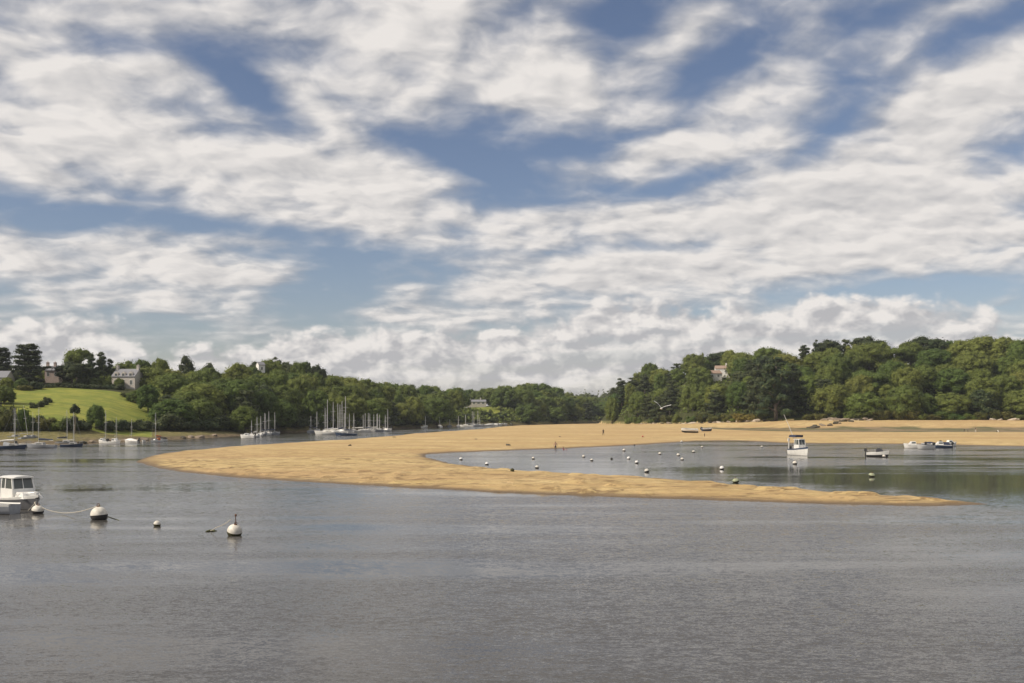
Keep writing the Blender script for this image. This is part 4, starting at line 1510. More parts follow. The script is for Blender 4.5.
q = at(707, 432.0, .3)
motorboat(707, 0, 3.6, 'small dark blue boat lying on the sand behind the cream one', g_, R(10), style='open', D=q.y, z=gz(q.x, q.y) + .22, lean=8, hull=M_BLUEH, fb=(.7, .95), motor=False)
q = at(701, 431.0, .3)
motorboat(701.5, 0, 3.0, 'dark dinghy with an upright oar, between the two boats on the sand', g_, R(80), style='covered', cover=M_DCLOTH, hull=M_BLACK, D=q.y + 3, z=gz(q.x, q.y) + .2, motor=False, cat='dinghy', name='dinghy')

# boats along the left shore
g_ = 'boats moored along the left shore'
sailboat(12, 449.0, 408, 5.1, 'dark blue hulled yacht with pale covers at the left edge', g_, R(3), M_BLUEH, sail=M_OFFW, dodger=M_GREY, mastr=.038)
sailboat(41, 448.0, 407, 5.5, 'low grey blue yacht, second along the left shore', g_, R(176), M_GREY, sail=M_NAVY, mastr=.038)
motorboat(31, 446.8, 5.0, 'flat grey workboat between the first two yachts on the left shore', g_, R(5), style='open', hull=M_GREY, fb=(.55, .7))
sailboat(72, 446.9, 412, 4.1, 'dark hulled yacht with a white cabin, third along the left shore', g_, R(4), M_BLUEH, cross=1, mastr=.038)
sailboat(65.5, 444.5, 410, 3.9, 'small yacht with a furled dark sail and a wide crosstree, by the left shore', g_, R(8), M_GREY, sail=M_DCLOTH, mastr=.038)
e = sailboat(27, 0, 405, 4.3, 'leaning yacht dried out on the mud, its mast tilted to the right', g_, R(75), M_GREY, lean=-9, D=214, z=.75, rigs=False, mastr=.038)
sailboat(32, 0, 412, 3.9, 'upright yacht dried out on the mud beside the leaning one', g_, R(80), M_GREY, D=217, z=.8, rigs=False, mastr=.038)
sailboat(14.5, 0, 408, 4.3, 'thin masted yacht on the mud behind the dark blue one', g_, R(86), M_GREY, D=219, z=.8, mastr=.038)
motorboat(103, 443.6, 2.8, 'small white boat at the left of the white boats on the left shore', g_, R(150), style='cuddy')
sailboat(105.5, 442.9, 410, 3.3, 'little white yacht moored among the white boats on the left shore', g_, R(100), mastr=.038)
e = motorboat(114, 444.0, 3.3, 'white pilot boat with a short white cabin on the left shore', g_, R(-20), style='cuddy', bottom=M_REDAF)
sailboat(116, 441.5, 417, 3.1, 'small yacht with a short mast behind the white pilot boat', g_, R(95), mastr=.038)
motorboat(131.5, 443.0, 3.2, 'rounded white covered boat, alone left of the orange-covered yacht', g_, R(170), style='covered', cover=M_WHITE)
sailboat(131.3, 440.0, 419, 3.1, 'thin mast yacht behind the rounded white covered boat', g_, R(95), M_GREY, mastr=.038)
sailboat(156.5, 442.2, 412.5, 3.1, 'white yacht with an orange cockpit cover near the tip of the sandbank', g_, R(-125), dodger=M_ORANGE, sail=M_ORANGE, mastr=.038)
motorboat(163, 441.3, 2.6, 'tiny white tender beside the orange-covered yacht', g_, R(-100), style='open', motor=False, fb=(.45, .6), cat='dinghy', name='dinghy')
motorboat(143.5, 442.4, 2.0, 'tiny white tender left of the orange-covered yacht', g_, R(-80), style='open', motor=False, fb=(.4, .55), cat='dinghy', name='dinghy')

g_ = 'first cluster of yachts under the left wood'
for (px, wl, mt, L, lb, rz_, hc) in [
    (247.5, 438.4, None, 3.9, 'blunt white motorboat at the left end of the first yacht cluster', 170, None),
    (251.5, 437.0, 420.5, 4.8, 'yacht with the shortest mast at the left of the first yacht cluster', 100, None),
    (256.5, 437.4, 416.8, 5.2, 'white yacht, second mast from the left in the first cluster', 84, None),
    (260.5, 436.2, 416.0, 5.4, 'white yacht, third mast from the left in the first cluster', 95, None),
    (264, 435.6, 413, 6.0, 'yacht in the crowded middle of the first cluster', 80, M_GREY),
    (265.3, 435.0, 413.6, 6.2, 'yacht in the crowded middle of the first cluster', 98, None),
    (268.3, 435.4, 411.4, 6.2, 'white yacht with the tallest mast of the first cluster', 86, None),
    (273.8, 434.8, 412.4, 5.4, 'yacht standing apart at the right end of the first cluster', 60, M_GREY),
]:
    if mt is None:
        motorboat(px, wl, L, lb, g_, R(rz_), style='cuddy', fb=(.7, 1.0))
    else:
        sailboat(px, wl, mt, L, lb, g_, R(rz_), hc, sail=random.choice([None, M_NAVY, M_OFFW]))
g_ = 'big cluster of yachts in the river bend'
for (px, wl, mt, L, lb, rz_, hc) in [
    (310.6, 432.6, 416, 6, 'yacht with the shortest mast at the left of the big cluster', 90, M_GREY),
    (316.3, 432.4, 411.7, 7, 'yacht second from the left of the big cluster, close under the trees', 80, M_GREY),
    (325.0, 433.2, 408, 7.5, 'yacht behind the stern of the big white yacht', 95, M_GREY),
    (329.8, 434.8, 399.6, 9.5, 'big white yacht lying broadside in the big cluster', 178, None),
    (332.8, 433.4, 402, 8, 'yacht behind the middle of the big white yacht', 88, None),
    (335.8, 434.9, 403.6, 8, 'second white yacht broadside, overlapping the bow of the big one', 4, None),
    (339.7, 433.6, 404.5, 8, 'yacht in the thick of masts right of the big white yacht', 92, None),
    (341.5, 433.4, 401, 8.5, 'yacht in the thick of masts right of the big white yacht', 84, M_GREY),
    (344.0, 434.0, 396.2, 9.5, 'yacht with the tallest mast on the river', 60, None),
    (346.0, 435.6, 413.0, 6.5, 'dark blue hulled yacht nearest the camera in the big cluster', 175, M_BLUEH),
]:
    sailboat(px, wl, mt, L, lb, g_, R(rz_), hc, sail=random.choice([M_NAVY, M_OFFW, M_NAVY]), cross=2, mastr=.10)
g_ = 'second row of yachts beyond the big cluster'
for (px, wl, mt, L, lb, rz_, hc) in [
    (349.3, 432.6, 413.8, 6, 'yacht at the left end of the second row, leaning mast', 95, None),
    (353.6, 432.3, 413.2, 6, 'yacht with a bare thin mast, second in the second row', 88, None),
    (361.8, 432.3, 414.8, 6.2, 'bright white yacht broadside in the second row', 4, None),
    (366.5, 432.2, 413.2, 6, 'yacht behind the bright white one in the second row', 176, None),
    (368.2, 431.8, 413.0, 6.5, 'yacht in the packed middle of the second row', 92, M_GREY),
    (369.6, 431.6, 413.6, 6.5, 'yacht in the packed middle of the second row', 86, None),
    (373.8, 431.4, 414.4, 6.2, 'yacht in the packed middle of the second row', 97, M_GREY),
    (375.5, 432.0, 414.2, 6.4, 'yacht in the packed middle of the second row', 10, M_GREY),
    (377.3, 431.5, 413.4, 6.6, 'yacht in the packed middle of the second row', 85, None),
    (379.6, 431.3, 414.6, 6.2, 'yacht in the packed middle of the second row', 94, None),
    (384.9, 431.6, 415.2, 5.6, 'yacht left of the last tall mast in the second row', 80, None),
    (387.0, 431.8, 409.4, 7.5, 'yacht with the tallest mast at the right end of the second row', 70, None),
]:
    sailboat(px, wl, mt, L, lb, g_, R(rz_), hc, sail=random.choice([M_NAVY, M_OFFW, None]), mastr=.10)
g_ = 'scattered yachts far up the river'
for (px, wl, mt, L, lb, rz_, hc) in [
    (425, 428.0, 416.3, 7, 'lone white yacht just right of the second row', 75, None),
    (439.8, 427.4, 417.2, 7, 'second lone white yacht up the river', 105, None),
    (449.7, 427.0, 412.4, 7, 'grey yacht in deep shade up the river', 88, M_GREY),
    (458.4, 426.8, 415.6, 6.5, 'second grey yacht in deep shade up the river', 94, M_GREY),
    (466.6, 426.9, 414.8, 7.5, 'white yacht at the left of the group below the far lawn', 160, None),
    (472.3, 426.6, 411.2, 8, 'yacht of the close pair of masts below the far lawn', 90, None),
    (473.8, 426.4, 411.6, 8, 'yacht of the close pair of masts below the far lawn', 86, None),
    (476.8, 426.5, 410.8, 8, 'yacht with a separate tall mast below the far lawn', 20, None),
    (479.8, 426.3, 417.5, 6.5, 'yacht with a short mast at the right of the group below the far lawn', 90, None),
    (517, 424.6, 416.5, 8, 'far yacht alone right of the row of white boats', 85, None),
    (552, 423.9, 417, 8, 'farthest yacht before the dark wood', 92, M_GREY),
]:
    sailboat(px, wl, mt, L, lb, g_, R(rz_), hc, sail=random.choice([M_NAVY, M_OFFW, None]), mastr=.14, rigs=False)
for i, (px, wl, rz_) in enumerate([(489, 426.0, 8), (493.5, 425.8, 175), (498, 425.7, 3), (503, 425.5, 12), (507.5, 425.3, 170), (513, 425.1, 20), (521, 424.7, 5), (531, 424.4, 165), (542, 424.2, 8)]):
    motorboat(px, wl, 5.4 - .1 * i, 'small white boat in the far row before the dark wood', 'far row of white boats', R(rz_), style='cuddy' if i % 2 else 'covered', cover=M_WHITE, fb=(.8, 1.1))


# ---------------------------------------------------------------- buoys and ropes
def buoy(px, wl, r, label, group, tilt=(0, 0), foot=M_ALGAE, body=None, ring=True, D=None, z=0.0, squash=1.0, name='mooring_buoy'):
    D = D or EYE * F / (wl - HY)
    body = body or random.choice([M_BUOY, M_BUOY, M_BUOYW])
    e = empty(name, (xat(px, D), D, z), random.uniform(0, 6), label, 'buoy', group)
    e.rotation_euler = (R(tilt[0]), R(tilt[1]), 0)
    n = 12
    pr = [(r * math.sin(math.pi * i / n), r * .60 - r * squash * math.cos(math.pi * i / n)) for i in range(n + 1)]
    cut = 6
    top = [(max(a, .004), b) for a, b in pr[cut:]]
    bot = [(max(a, .004) * 1.012, b) for a, b in pr[:cut + 1]]
    MB().lathe(top, 20).build('float', body, e, True)
    MB().lathe(bot, 20).build('weedy_bottom', foot, e, True)
    if ring:
        zt = r * .60 + r * squash
        m = MB()
        m.lathe([(r * .22, zt - r * .06), (r * .20, zt + r * .06), (r * .1, zt + r * .1)], 10)
        m.tube([(r * .18 * math.cos(a), 0, zt + r * .20 + r * .16 * math.sin(a)) for a in np.linspace(-1.2, 4.3, 10)], r * .045, 5)
        m.build('mooring_ring', M_RUST, e)
    return e


buoy(37.5, 513.6, .36, 'white mooring buoy beside the bow of the cabin motorboat', 'foreground mooring buoys', (6, 8), foot=M_ANTI, squash=.85)
buoy(99.3, 519.6, .47, 'biggest white mooring buoy, with a rope on its ring', 'foreground mooring buoys', (0, -4), foot=M_ANTI)
buoy(157, 526.2, .19, 'smallest white buoy, alone on the open river', 'foreground mooring buoys', (0, 5), ring=False)
BP = buoy(234, 535.4, .37, 'tilted white buoy with weedy green underside and a thin rod on top', 'foreground mooring buoys', (14, 12))
m = MB()
m.tube([(0, 0, .5), (-.02, 0, .78), (-.06, 0, 1.02)], .022, 6)
m.lathe([(.004, 1.0), (.05, 1.03), (.06, 1.08), (.045, 1.12), (.004, 1.14)], 8, 0, (-.06, 0, 0))
m.build('rod', M_RUST, BP)


def rope(pts, r, label, mat=M_ROPE, sag=0.0, n=10):
    path = []
    for a, b in zip(pts[:-1], pts[1:]):
        a, b = Vector(a), Vector(b)
        for i in range(n):
            t = i / n
            p_ = a.lerp(b, t)
            p_.z -= sag * 4 * t * (1 - t)
            p_.z = max(p_.z, .015)
            path.append(p_)
    path.append(Vector(pts[-1]))
    o = MB().tube(path, r, 5).build('rope', mat)
    return tag(o, label, 'rope', 'mooring ropes')


def P3(px, py, D):
    return (xat(px, D), D, zat(py, D))


rope([P3(34.5, 502.0, 61.6), P3(37.5, 505.3, 60.6), P3(64, 513.0, 60), P3(96, 506.5, 57.6), P3(99, 504.6, 57)], .022, 'pale rope running from the cabin motorboat to the biggest buoy', sag=.10)
rope([P3(28, 510.5, 61.2), P3(36, 501.4, 61.6)], .020, 'short rope from the bow of the cabin motorboat down to its buoy', sag=.03)
rope([P3(99.5, 505.5, 57), P3(108, 516.5, 58.6), P3(119, 520.4, 56.6)], .022, 'weedy rope trailing to the right of the biggest buoy', M_WEEDROPE, sag=.04)
rope([P3(231, 519.4, 49.3), P3(216, 527.5, 50), P3(209, 530.6, 51.6)], .018, 'thin rope from the rod of the tilted buoy to floating weed', M_ROPE, sag=.05)
o = MB()
for i in range(12):
    a = random.uniform(0, 6.28)
    l_ = random.uniform(.1, .35)
    o.tube([(random.uniform(-.2, .2), random.uniform(-.2, .3), .01), (l_ * math.cos(a) * .5, l_ * math.sin(a), .04), (l_ * math.cos(a), l_ * math.sin(a) * 1.5, .012)], [.03, .04, .01], 5)
so = o.build('seaweed', M_WEEDROPE)
so.location = (xat(211, 51.3), 51.3, 0)
tag(so, 'green floating weed caught on the rope left of the tilted buoy', 'seaweed')

g_ = 'mooring buoys on the lagoon'
BU = [(461, 460, .22, 'white buoy nearest the closed left end of the lagoon'), (486.9, 465, .22, 'white buoy near the sand edge at the left of the lagoon'),
      (533.3, 459.2, .21, 'white buoy below the wading man, farther of a pair'), (536.9, 468.4, .22, 'white buoy below the wading man, nearer of a pair'),
      (583.7, 457.3, .22, 'white buoy left of a close pair in the middle of the lagoon'), (591.7, 461, .20, 'white buoy right of a close pair in the middle of the lagoon'),
      (624, 451.2, .26, 'large white buoy farthest out in the middle of the lagoon'), (628.8, 459.2, .23, 'white buoy in front of the large far one'),
      (636.9, 463.4, .23, 'white buoy in the slanting row of three, middle one'), (647, 472.3, .24, 'white buoy in the slanting row of three, nearest the sand'),
      (660, 454.6, .24, 'white buoy left of a twin pair'), (678.4, 456, .25, 'white buoy of the twin pair, left one'), (682.2, 460.2, .22, 'white buoy of the twin pair, right one'),
      (693.6, 452.6, .23, 'white buoy just right of the twin pair'), (702.2, 448, .22, 'white buoy against the dark weed line of the lagoon'),
      (681.7, 442.3, .25, 'white buoy at the water edge below the cream boat'), (761.8, 447.4, .20, 'slim white buoy left of the fishing boat'),
      (722, 469.4, .24, 'white buoy alone in the dark green reflection'), (795, 464.5, .27, 'white buoy in front of the fishing boat'),
      (883.8, 457.4, .24, 'bright white buoy under the bow of the small open boat')]
for i, (px, wl, r_, lb) in enumerate(BU):
    buoy(px, wl, r_, lb, g_, (random.uniform(-8, 8), random.uniform(-12, 12)), foot=M_ANTI, ring=i % 2 == 0)
buoy(871.5, 476.9, .30, 'low pale green buoy with weed, nearest the right end of the sand spit', g_, (10, 5), squash=.7, body=M_PALEGR)
buoy(736, 482.8, .30, 'flattened weedy buoy at the edge of the sand spit', g_, (5, -8), squash=.75, body=M_PALEGR)
for (px, wl, lb) in [(611.6, 459.5, 'small dark buoy among the white ones'), (634.4, 445.6, 'small dark buoy at the far water edge')]:
    buoy(px, wl, .16, lb, g_, foot=M_ALGAE, body=M_DCLOTH, ring=False)
q = at(512, 473.0, .15)
buoy(512, 0, .20, 'dark weedy buoy stranded on the near sand', g_, (40, 20), body=M_ALGAE, ring=False, D=q.y, z=gz(q.x, q.y) + .05)
q = at(642.7, 437.4, .4)
buoy(642.7, 0, .22, 'small red buoy lying on the sand', g_, (30, 0), body=M_REDB, ring=False, D=q.y, z=gz(q.x, q.y) + .06)
q = at(997, 432.0, .3)
buoy(997, 0, .42, 'white buoy lying on the wet sand right of the walkers', g_, (25, 60), D=q.y, z=gz(q.x, q.y) + .1)


# ---------------------------------------------------------------- houses
def house(x, y, z, w, dp, eave, ridge, rz, wall, roofm, wins, label, chim=(), dormers=(), group='houses on the hills', name='house', gable_chim=True):
    e = empty(name, (x, y, z), rz, label, 'house', group)
    h = MB()
    hw, hd = w / 2, dp / 2
    v = [(-hw, -hd, -1.5), (hw, -hd, -1.5), (hw, hd, -1.5), (-hw, hd, -1.5), (-hw, -hd, eave), (hw, -hd, eave), (hw, hd, eave), (-hw, hd, eave), (-hw, 0, ridge - .12), (hw, 0, ridge - .12)]
    h.add(v, [(0, 1, 5, 4), (2, 3, 7, 6), (1, 2, 6, 9, 5), (3, 0, 4, 8, 7), (4, 5, 9, 8), (6, 7, 8, 9), (0, 3, 2, 1)])
    wo_ = h.build('wall', wall, e)
    r_ = MB()
    ov, t = .25, .16
    sl = (ridge - eave) / hd
    for sg in (-1, 1):
        yo = sg * (hd + ov)
        zo = eave - sl * ov
        r_.hexa([(-hw - .12, yo, zo), (hw + .12, yo, zo), (hw + .12, 0, ridge), (-hw - .12, 0, ridge),
                 (-hw - .12, yo, zo + t), (hw + .12, yo, zo + t), (hw + .12, 0, ridge + t), (-hw - .12, 0, ridge + t)])
    ro = r_.build('roof', roofm, e)
    for cx in chim:
        c = MB()
        c.box(cx - .38, cx + .38, -.55, .55, ridge - .8, ridge + 1.15)
        c.box(cx - .46, cx + .46, -.63, .63, ridge + 1.15, ridge + 1.3)
        for k in (-.25, .25):
            c.lathe([(.13, 0), (.11, .3)], 8, 0, (cx, k, ridge + 1.3))
        c.build('chimney', wall, ro)
    for (wx, wz, ww, wh) in wins:
        f = MB()
        y0 = -hd
        f.box(wx - ww / 2 - .08, wx + ww / 2 + .08, y0 - .05, y0 + .05, wz - .10, wz)
        f.box(wx - ww / 2 - .08, wx + ww / 2 + .08, y0 - .04, y0 + .05, wz + wh, wz + wh + .1)
        f.box(wx - ww / 2 - .08, wx - ww / 2, y0 - .04, y0 + .05, wz, wz + wh)
        f.box(wx + ww / 2, wx + ww / 2 + .08, y0 - .04, y0 + .05, wz, wz + wh)
        f.box(wx - .03, wx + .03, y0 - .035, y0 + .05, wz, wz + wh)
        fo = f.build('window', M_WHITEW, e)
        p_ = MB()
        p_.box(wx - ww / 2, wx + ww / 2, y0 - .02, y0 + .03, wz, wz + wh)
        p_.build('pane', M_GLASS, fo)
    for dxx in dormers:
        d_ = MB()
        zb = eave - .3
        d_.add([(dxx - .65, -hd - .02, zb), (dxx + .65, -hd - .02, zb), (dxx + .65, -hd - .02, zb + 1.35), (dxx, -hd - .02, zb + 1.9), (dxx - .65, -hd - .02, zb + 1.35),
                (dxx - .65, -hd + 1.9, zb), (dxx + .65, -hd + 1.9, zb), (dxx + .65, -hd + 1.9, zb + 1.35), (dxx, -hd + 1.9, zb + 1.9), (dxx - .65, -hd + 1.9, zb + 1.35)],
               [(0, 1, 2, 3, 4), (5, 9, 8, 7, 6), (0, 5, 6, 1), (1, 6, 7, 2), (2, 7, 8, 3), (3, 8, 9, 4), (4, 9, 5, 0)])
        do = d_.build('dormer', wall, e)
        p_ = MB()
        p_.box(dxx - .42, dxx + .42, -hd - .05, -hd, zb + .15, zb + 1.2)
        p_.build('pane', M_GLASS, do)
    return e


x, y = xat(128, 331), 331
zb = zat(386.5, 331)
house(x, y, zb, 8.0, 6.4, 3.3, 5.7, R(-6), M_STONE, M_SLATE, [(-2.7, .5, .9, 1.5), (0, .2, 1.0, 1.9), (2.7, .5, .9, 1.5)],
      'pale stone house with two gable chimneys and dormers above the meadow', chim=(-3.6, 3.6), dormers=(-2.5, 0, 2.5))
x, y = xat(54, 329), 329
house(x, y, zat(378.5, 329), 4.4, 5.0, 2.6, 4.0, R(10), M_PINKST, M_SLATE, [(-1.2, .7, .8, 1.2), (1.2, .7, .8, 1.2)],
      'pinkish house half hidden by trees right of the tall layered cedar', chim=(-1.9, .4))
x, y = xat(0, 312), 312
house(x, y, zat(386, 312), 6.5, 6.0, 2.6, 4.6, R(4), M_STONE, M_SLATE, [(-1.8, .6, .9, 1.3), (1.4, .6, .9, 1.3)],
      'grey roofed house at the left edge under the dark cedar', chim=(-2.6,))
x, y = xat(260.5, 392), 392
house(x, y, zat(374.5, 392), 2.6, 2.6, 3.8, 4.8, R(38), M_WHITEW, M_SLATE, [(0, 1.8, .7, 1.1)],
      'narrow white house peeping out of the left wood skyline', chim=())
x, y = xat(476, 655), 655
house(x, y, zat(405.0, 655), 13, 7, 2.1, 3.4, R(5), M_STONE, M_SLATE, [(-4.5, .6, 1.6, 1.2), (-1.5, .6, 1.6, 1.2), (1.5, .6, 1.6, 1.2), (4.5, .6, 1.6, 1.2)],
      'long low house behind the far bright lawn', chim=(-4.0, 3.0))
x, y = xat(713, 524), 524
house(x, y, zat(378.5, 524), 7.5, 6, 2.6, 4.2, R(14), M_WHITEW, M_TILE, [(-1.8, .7, 1.0, 1.2), (1.6, .7, 1.0, 1.2)],
      'lower white villa wing with a clay roof in the right wood', chim=())
x, y = xat(722, 534), 534
house(x, y, zat(374.8, 534), 7.5, 6.5, 3.2, 4.8, R(-8), M_WHITEW, M_TILE, [(-2.0, 1.1, 1.2, 1.3), (1.8, 1.1, 1.0, 1.3)],
      'upper white villa with a clay roof and chimney in the right wood', chim=(2.2,))


# ---------------------------------------------------------------- rocks
def rock_mesh(seed):
    r = np.random.default_rng(seed)
    bm = bmesh.new()
    bmesh.ops.create_icosphere(bm, subdivisions=3, radius=1)
    ph = r.uniform(0, 6, 9)
    pl = [Vector(v_) for v_ in rand_dirs(7, r)]
    for v_ in bm.verts:
        c = v_.co
        k = 1 + .18 * math.sin(3 * c.x + ph[0]) * math.sin(3.3 * c.y + ph[1]) + .10 * math.sin(7 * c.z + ph[2]) * math.sin(6 * c.x + ph[3])
        c = c * k
        for n_ in pl:
            q_ = c.dot(n_) - .72
            if q_ > 0: c = c - n_ * q_ * .85
        v_.co = Vector((c.x * 1.3, c.y, c.z * .7))
    me = bpy.data.meshes.new('rock')
    bm.to_mesh(me)
    bm.free()
    return me


RM = []
for k, mt in enumerate([M_ROCK, M_PALEROCK, M_WETROCK]):
    for j in range(2):
        me = rock_mesh(400 + k * 2 + j)
        me.materials.append(mt)
        RM.append(me)


def rock(px, D, s, kind, label, group):
    x = xat(px, D)
    o = bpy.data.objects.new('rock', RM[kind * 2 + random.randrange(2)])
    C.objects.link(o)
    o.location = (x, D, gz(x, D) + s * .12)
    o.scale = (s * random.uniform(.8, 1.6), s, s * random.uniform(.6, 1.0))
    o.rotation_euler = (random.uniform(-.2, .2), random.uniform(-.2, .2), random.uniform(0, 6.28))
    return tag(o, label, 'rock', group)


for i in range(34):
    px = 640 + i * 4.0 + random.uniform(-2, 2)
    if 735 < px < 0: continue
    Ds, Zs = knots(np.array([px]), RC)
    D = float(Ds[0][0]) - random.uniform(0, 5)
    rock(px, D, random.uniform(.5, 1.2), random.choice([0, 0, 0, 1, 2]), 'brown shore rock at the foot of the headland wood', 'rocks at the foot of the headland')
for i in range(16):
    px = 825 + i * 2.9 + random.uniform(-1.5, 1.5)
    Ds, Zs = knots(np.array([px]), RC)
    rock(px, float(Ds[0][0]) - random.uniform(1, 5), random.uniform(.8, 1.7), random.choice([0, 0, 2, 1]), 'brown rock in the low outcrop behind the fishing boat', 'rocks of the outcrop behind the fishing boat')
for i in range(12):
    rock(810 + i * 3.6 + random.uniform(-2, 2), 396 - (11 - i) * 1.6 + random.uniform(-5, 4), random.uniform(.6, 1.5), random.choice([0, 2, 2]), 'dark weedy rock on the ledge running down the beach', 'weedy ledge on the right beach')
for (px, s) in [(741, 2.2), (749, 2.4), (756, 2.0)]:
    Ds, Zs = knots(np.array([px]), RC)
    rock(px, float(Ds[0][0]) - 1, s, 1, 'big pale rock beneath the yellow bush', 'pale rocks beneath the yellow bush')
for (px, s) in [(993, 1.1), (1000, .9), (1012, 1.2), (1017, 1.0)]:
    rock(px, 399, s, 1, 'pale rock on the upper beach near the right edge', 'pale rocks on the upper beach')
for i in range(14):
    px = 60 + i * 12 + random.uniform(-4, 4)
    Ds, Zs = knots(np.array([px]), LC)
    rock(px, float(Ds[0][0]) + random.uniform(1, 8), random.uniform(.5, 1.1), random.choice([0, 2]), 'dark rock on the muddy left shore', 'rocks on the left shore')
# loose stones and weed lumps on the bar
for (px, py) in [(476, 439.5), (394, 437.2), (508, 445.2), (350, 446), (560, 437)]:
    q = at(px, py, .45)
    rock(px, q.y, random.uniform(.22, .4), 2, 'dark weed lump lying on the sandbank', 'weed lumps on the sandbank')


# ---------------------------------------------------------------- people
def body_mesh(J, name='body'):
    """J: list of (name, xyz, radius, parent index)"""
    me = bpy.data.meshes.new(name)
    bm = bmesh.new()
    sk = bm.verts.layers.skin.verify()
    vs = []
    for i, (_, c, r_, p_) in enumerate(J):
        v_ = bm.verts.new(c)
        rr = r_ if isinstance(r_, tuple) else (r_, r_)
        v_[sk].radius = rr
        v_[sk].use_root = (i == 0)
        vs.append(v_)
        if p_ is not None: bm.edges.new((vs[p_], v_))
    bm.to_mesh(me)
    bm.free()
    o = bpy.data.objects.new(name, me)
    C.objects.link(o)
    o.modifiers.new('skin', 'SKIN').use_smooth_shade = True
    s = o.modifiers.new('sub', 'SUBSURF')
    s.levels = 1
    s.render_levels = 1
    dg = bpy.context.evaluated_depsgraph_get()
    out_ = bpy.data.meshes.new_from_object(o.evaluated_get(dg))
    bpy.data.objects.remove(o)
    return out_


def person(px, D, z, h, label, rz, top, legs, group=None, pose='stand', z_skin=None, sunk=0.0, arm=0.15):
    e = empty('person', (xat(px, D), D, z - sunk), rz, label, 'person', group)
    k = h / 1.72
    st = .13 if pose == 'stand' else .2
    if pose == 'sit':
        J = [('pelvis', (0, 0, .14), (.15, .12), None), ('belly', (0, .03, .32), (.13, .10), 0), ('chest', (0, .02, .50), (.16, .11), 1), ('neck', (0, 0, .66), .05, 2), ('head', (0, -.02, .76), (.085, .095), 3), ('crown', (0, -.01, .86), (.075, .085), 4)]
        for sg in (1, -1):
            b_ = len(J)
            J += [('hip', (sg * .10, -.06, .14), .09, 0), ('knee', (sg * .13, -.34, .36), .062, b_), ('ankle', (sg * .12, -.62, .08), .042, b_ + 1), ('toe', (sg * .13, -.76, .04), .035, b_ + 2)]
            c_ = len(J)
            J += [('shoulder', (sg * .19, .02, .56), .055, 2), ('elbow', (sg * .27, -.08, .36), .042, c_), ('wrist', (sg * .19, -.28, .34), .03, c_ + 1), ('palm', (sg * .18, -.36, .33), (.038, .02), c_ + 2)]
    else:
        J = [('pelvis', (0, 0, .93), (.155, .11), None), ('belly', (0, 0, 1.10), (.135, .10), 0), ('chest', (0, .01, 1.30), (.165, .11), 1), ('neck', (0, 0, 1.46), .052, 2), ('head', (0, -.015, 1.57), (.08, .095), 3), ('crown', (0, -.005, 1.67), (.07, .085), 4)]
        for sg in (1, -1):
            b_ = len(J)
            f_ = st * sg if pose == 'walk' else 0
            J += [('hip', (sg * .095, 0, .86), .09, 0), ('knee', (sg * .11, -f_ * .6 - .02, .48), .062, b_), ('ankle', (sg * .12, -f_, .08), .042, b_ + 1), ('toe', (sg * .13, -f_ - .14, .035), .036, b_ + 2)]
            c_ = len(J)
            J += [('shoulder', (sg * .20, .01, 1.40), .057, 2), ('elbow', (sg * (.25 + arm * .5), .02 + f_ * .5, 1.12), .043, c_), ('wrist', (sg * (.24 + arm), -.08 + f_, .88), .03, c_ + 1), ('palm', (sg * (.24 + arm), -.10 + f_, .80), (.022, .038), c_ + 2)]
    me = body_mesh(J)
    # fingers
    bm = bmesh.new()
    bm.from_mesh(me)
    for (n_, c, r_, p_) in J:
        if n_ != 'palm': continue
        c = Vector(c)
        sg = 1 if c.x > 0 else -1
        dirn = (c - Vector(J[p_][1])).normalized()
        side = Vector((0, 1, 0)) if abs(dirn.y) < .7 else Vector((1, 0, 0))
        for q_, ln in ((-1.5, .065), (-.5, .078), (.5, .074), (1.5, .058), (2.4, .05)):
            a = c + side * q_ * .014
            b2 = a + dirn * ln * .6 + (side * .03 if q_ > 2 else Vector((0, 0, 0)))
            c2 = b2 + dirn * ln * .4 - Vector((sg * .014, 0, 0))
            tmp = MB().tube([a - dirn * .01, b2, c2], [.009, .008, .006], 5)
            vv = [bm.verts.new(p) for p in tmp.v]
            for f in tmp.f:
                try: bm.faces.new([vv[i] for i in f])
                except ValueError: pass
    # nose, ears
    hc = Vector([j for j in J if j[0] == 'head'][0][1])
    for (off, s_) in (((0, -.105, 0), (.014, .02, .022)), ((.086, 0, .0), (.012, .02, .03)), ((-.086, 0, .0), (.012, .02, .03))):
        res = bmesh.ops.create_icosphere(bm, subdivisions=1, radius=1)
        for v_ in res['verts']:
            v_.co = Vector((v_.co.x * s_[0], v_.co.y * s_[1], v_.co.z * s_[2])) + hc + Vector(off)
    for v_ in bm.verts: v_.co *= k
    bm.to_mesh(me)
    bm.free()
    for m_ in (M_SKIN, top, legs): me.materials.append(m_)
    zn, zw = (1.45, .96) if pose != 'sit' else (.64, .22)
    for p_ in me.polygons:
        zc, xc = p_.center.z / k, abs(p_.center.x) / k
        yc = p_.center.y / k
        p_.use_smooth = True
        if pose == 'sit':
            p_.material_index = 0 if (zc > zn or yc < -.30 or (xc > .2 and zc < .45)) else (1 if zc > zw else 2)
        else:
            arm_ = xc > .23 + (zc - 1.12) * -.02 and zc < 1.22
            if zc > zn or arm_: p_.material_index = 0
            elif zc > zw: p_.material_index = 1
            elif zc > (z_skin or .12): p_.material_index = 2
            else: p_.material_index = 0
    o = bpy.data.objects.new('body', me)
    C.objects.link(o)
    o.parent = e
    # hair cap
    hb = bmesh.new()
    bmesh.ops.create_icosphere(hb, subdivisions=2, radius=1)
    for v_ in list(hb.verts):
        if v_.co.z < -.15 and v_.co.y < .2: hb.verts.remove(v_)
    for v_ in hb.verts:
        v_.co = (Vector((v_.co.x * .098, v_.co.y * .112 + .012, v_.co.z * .10 + .05)) + hc) * k
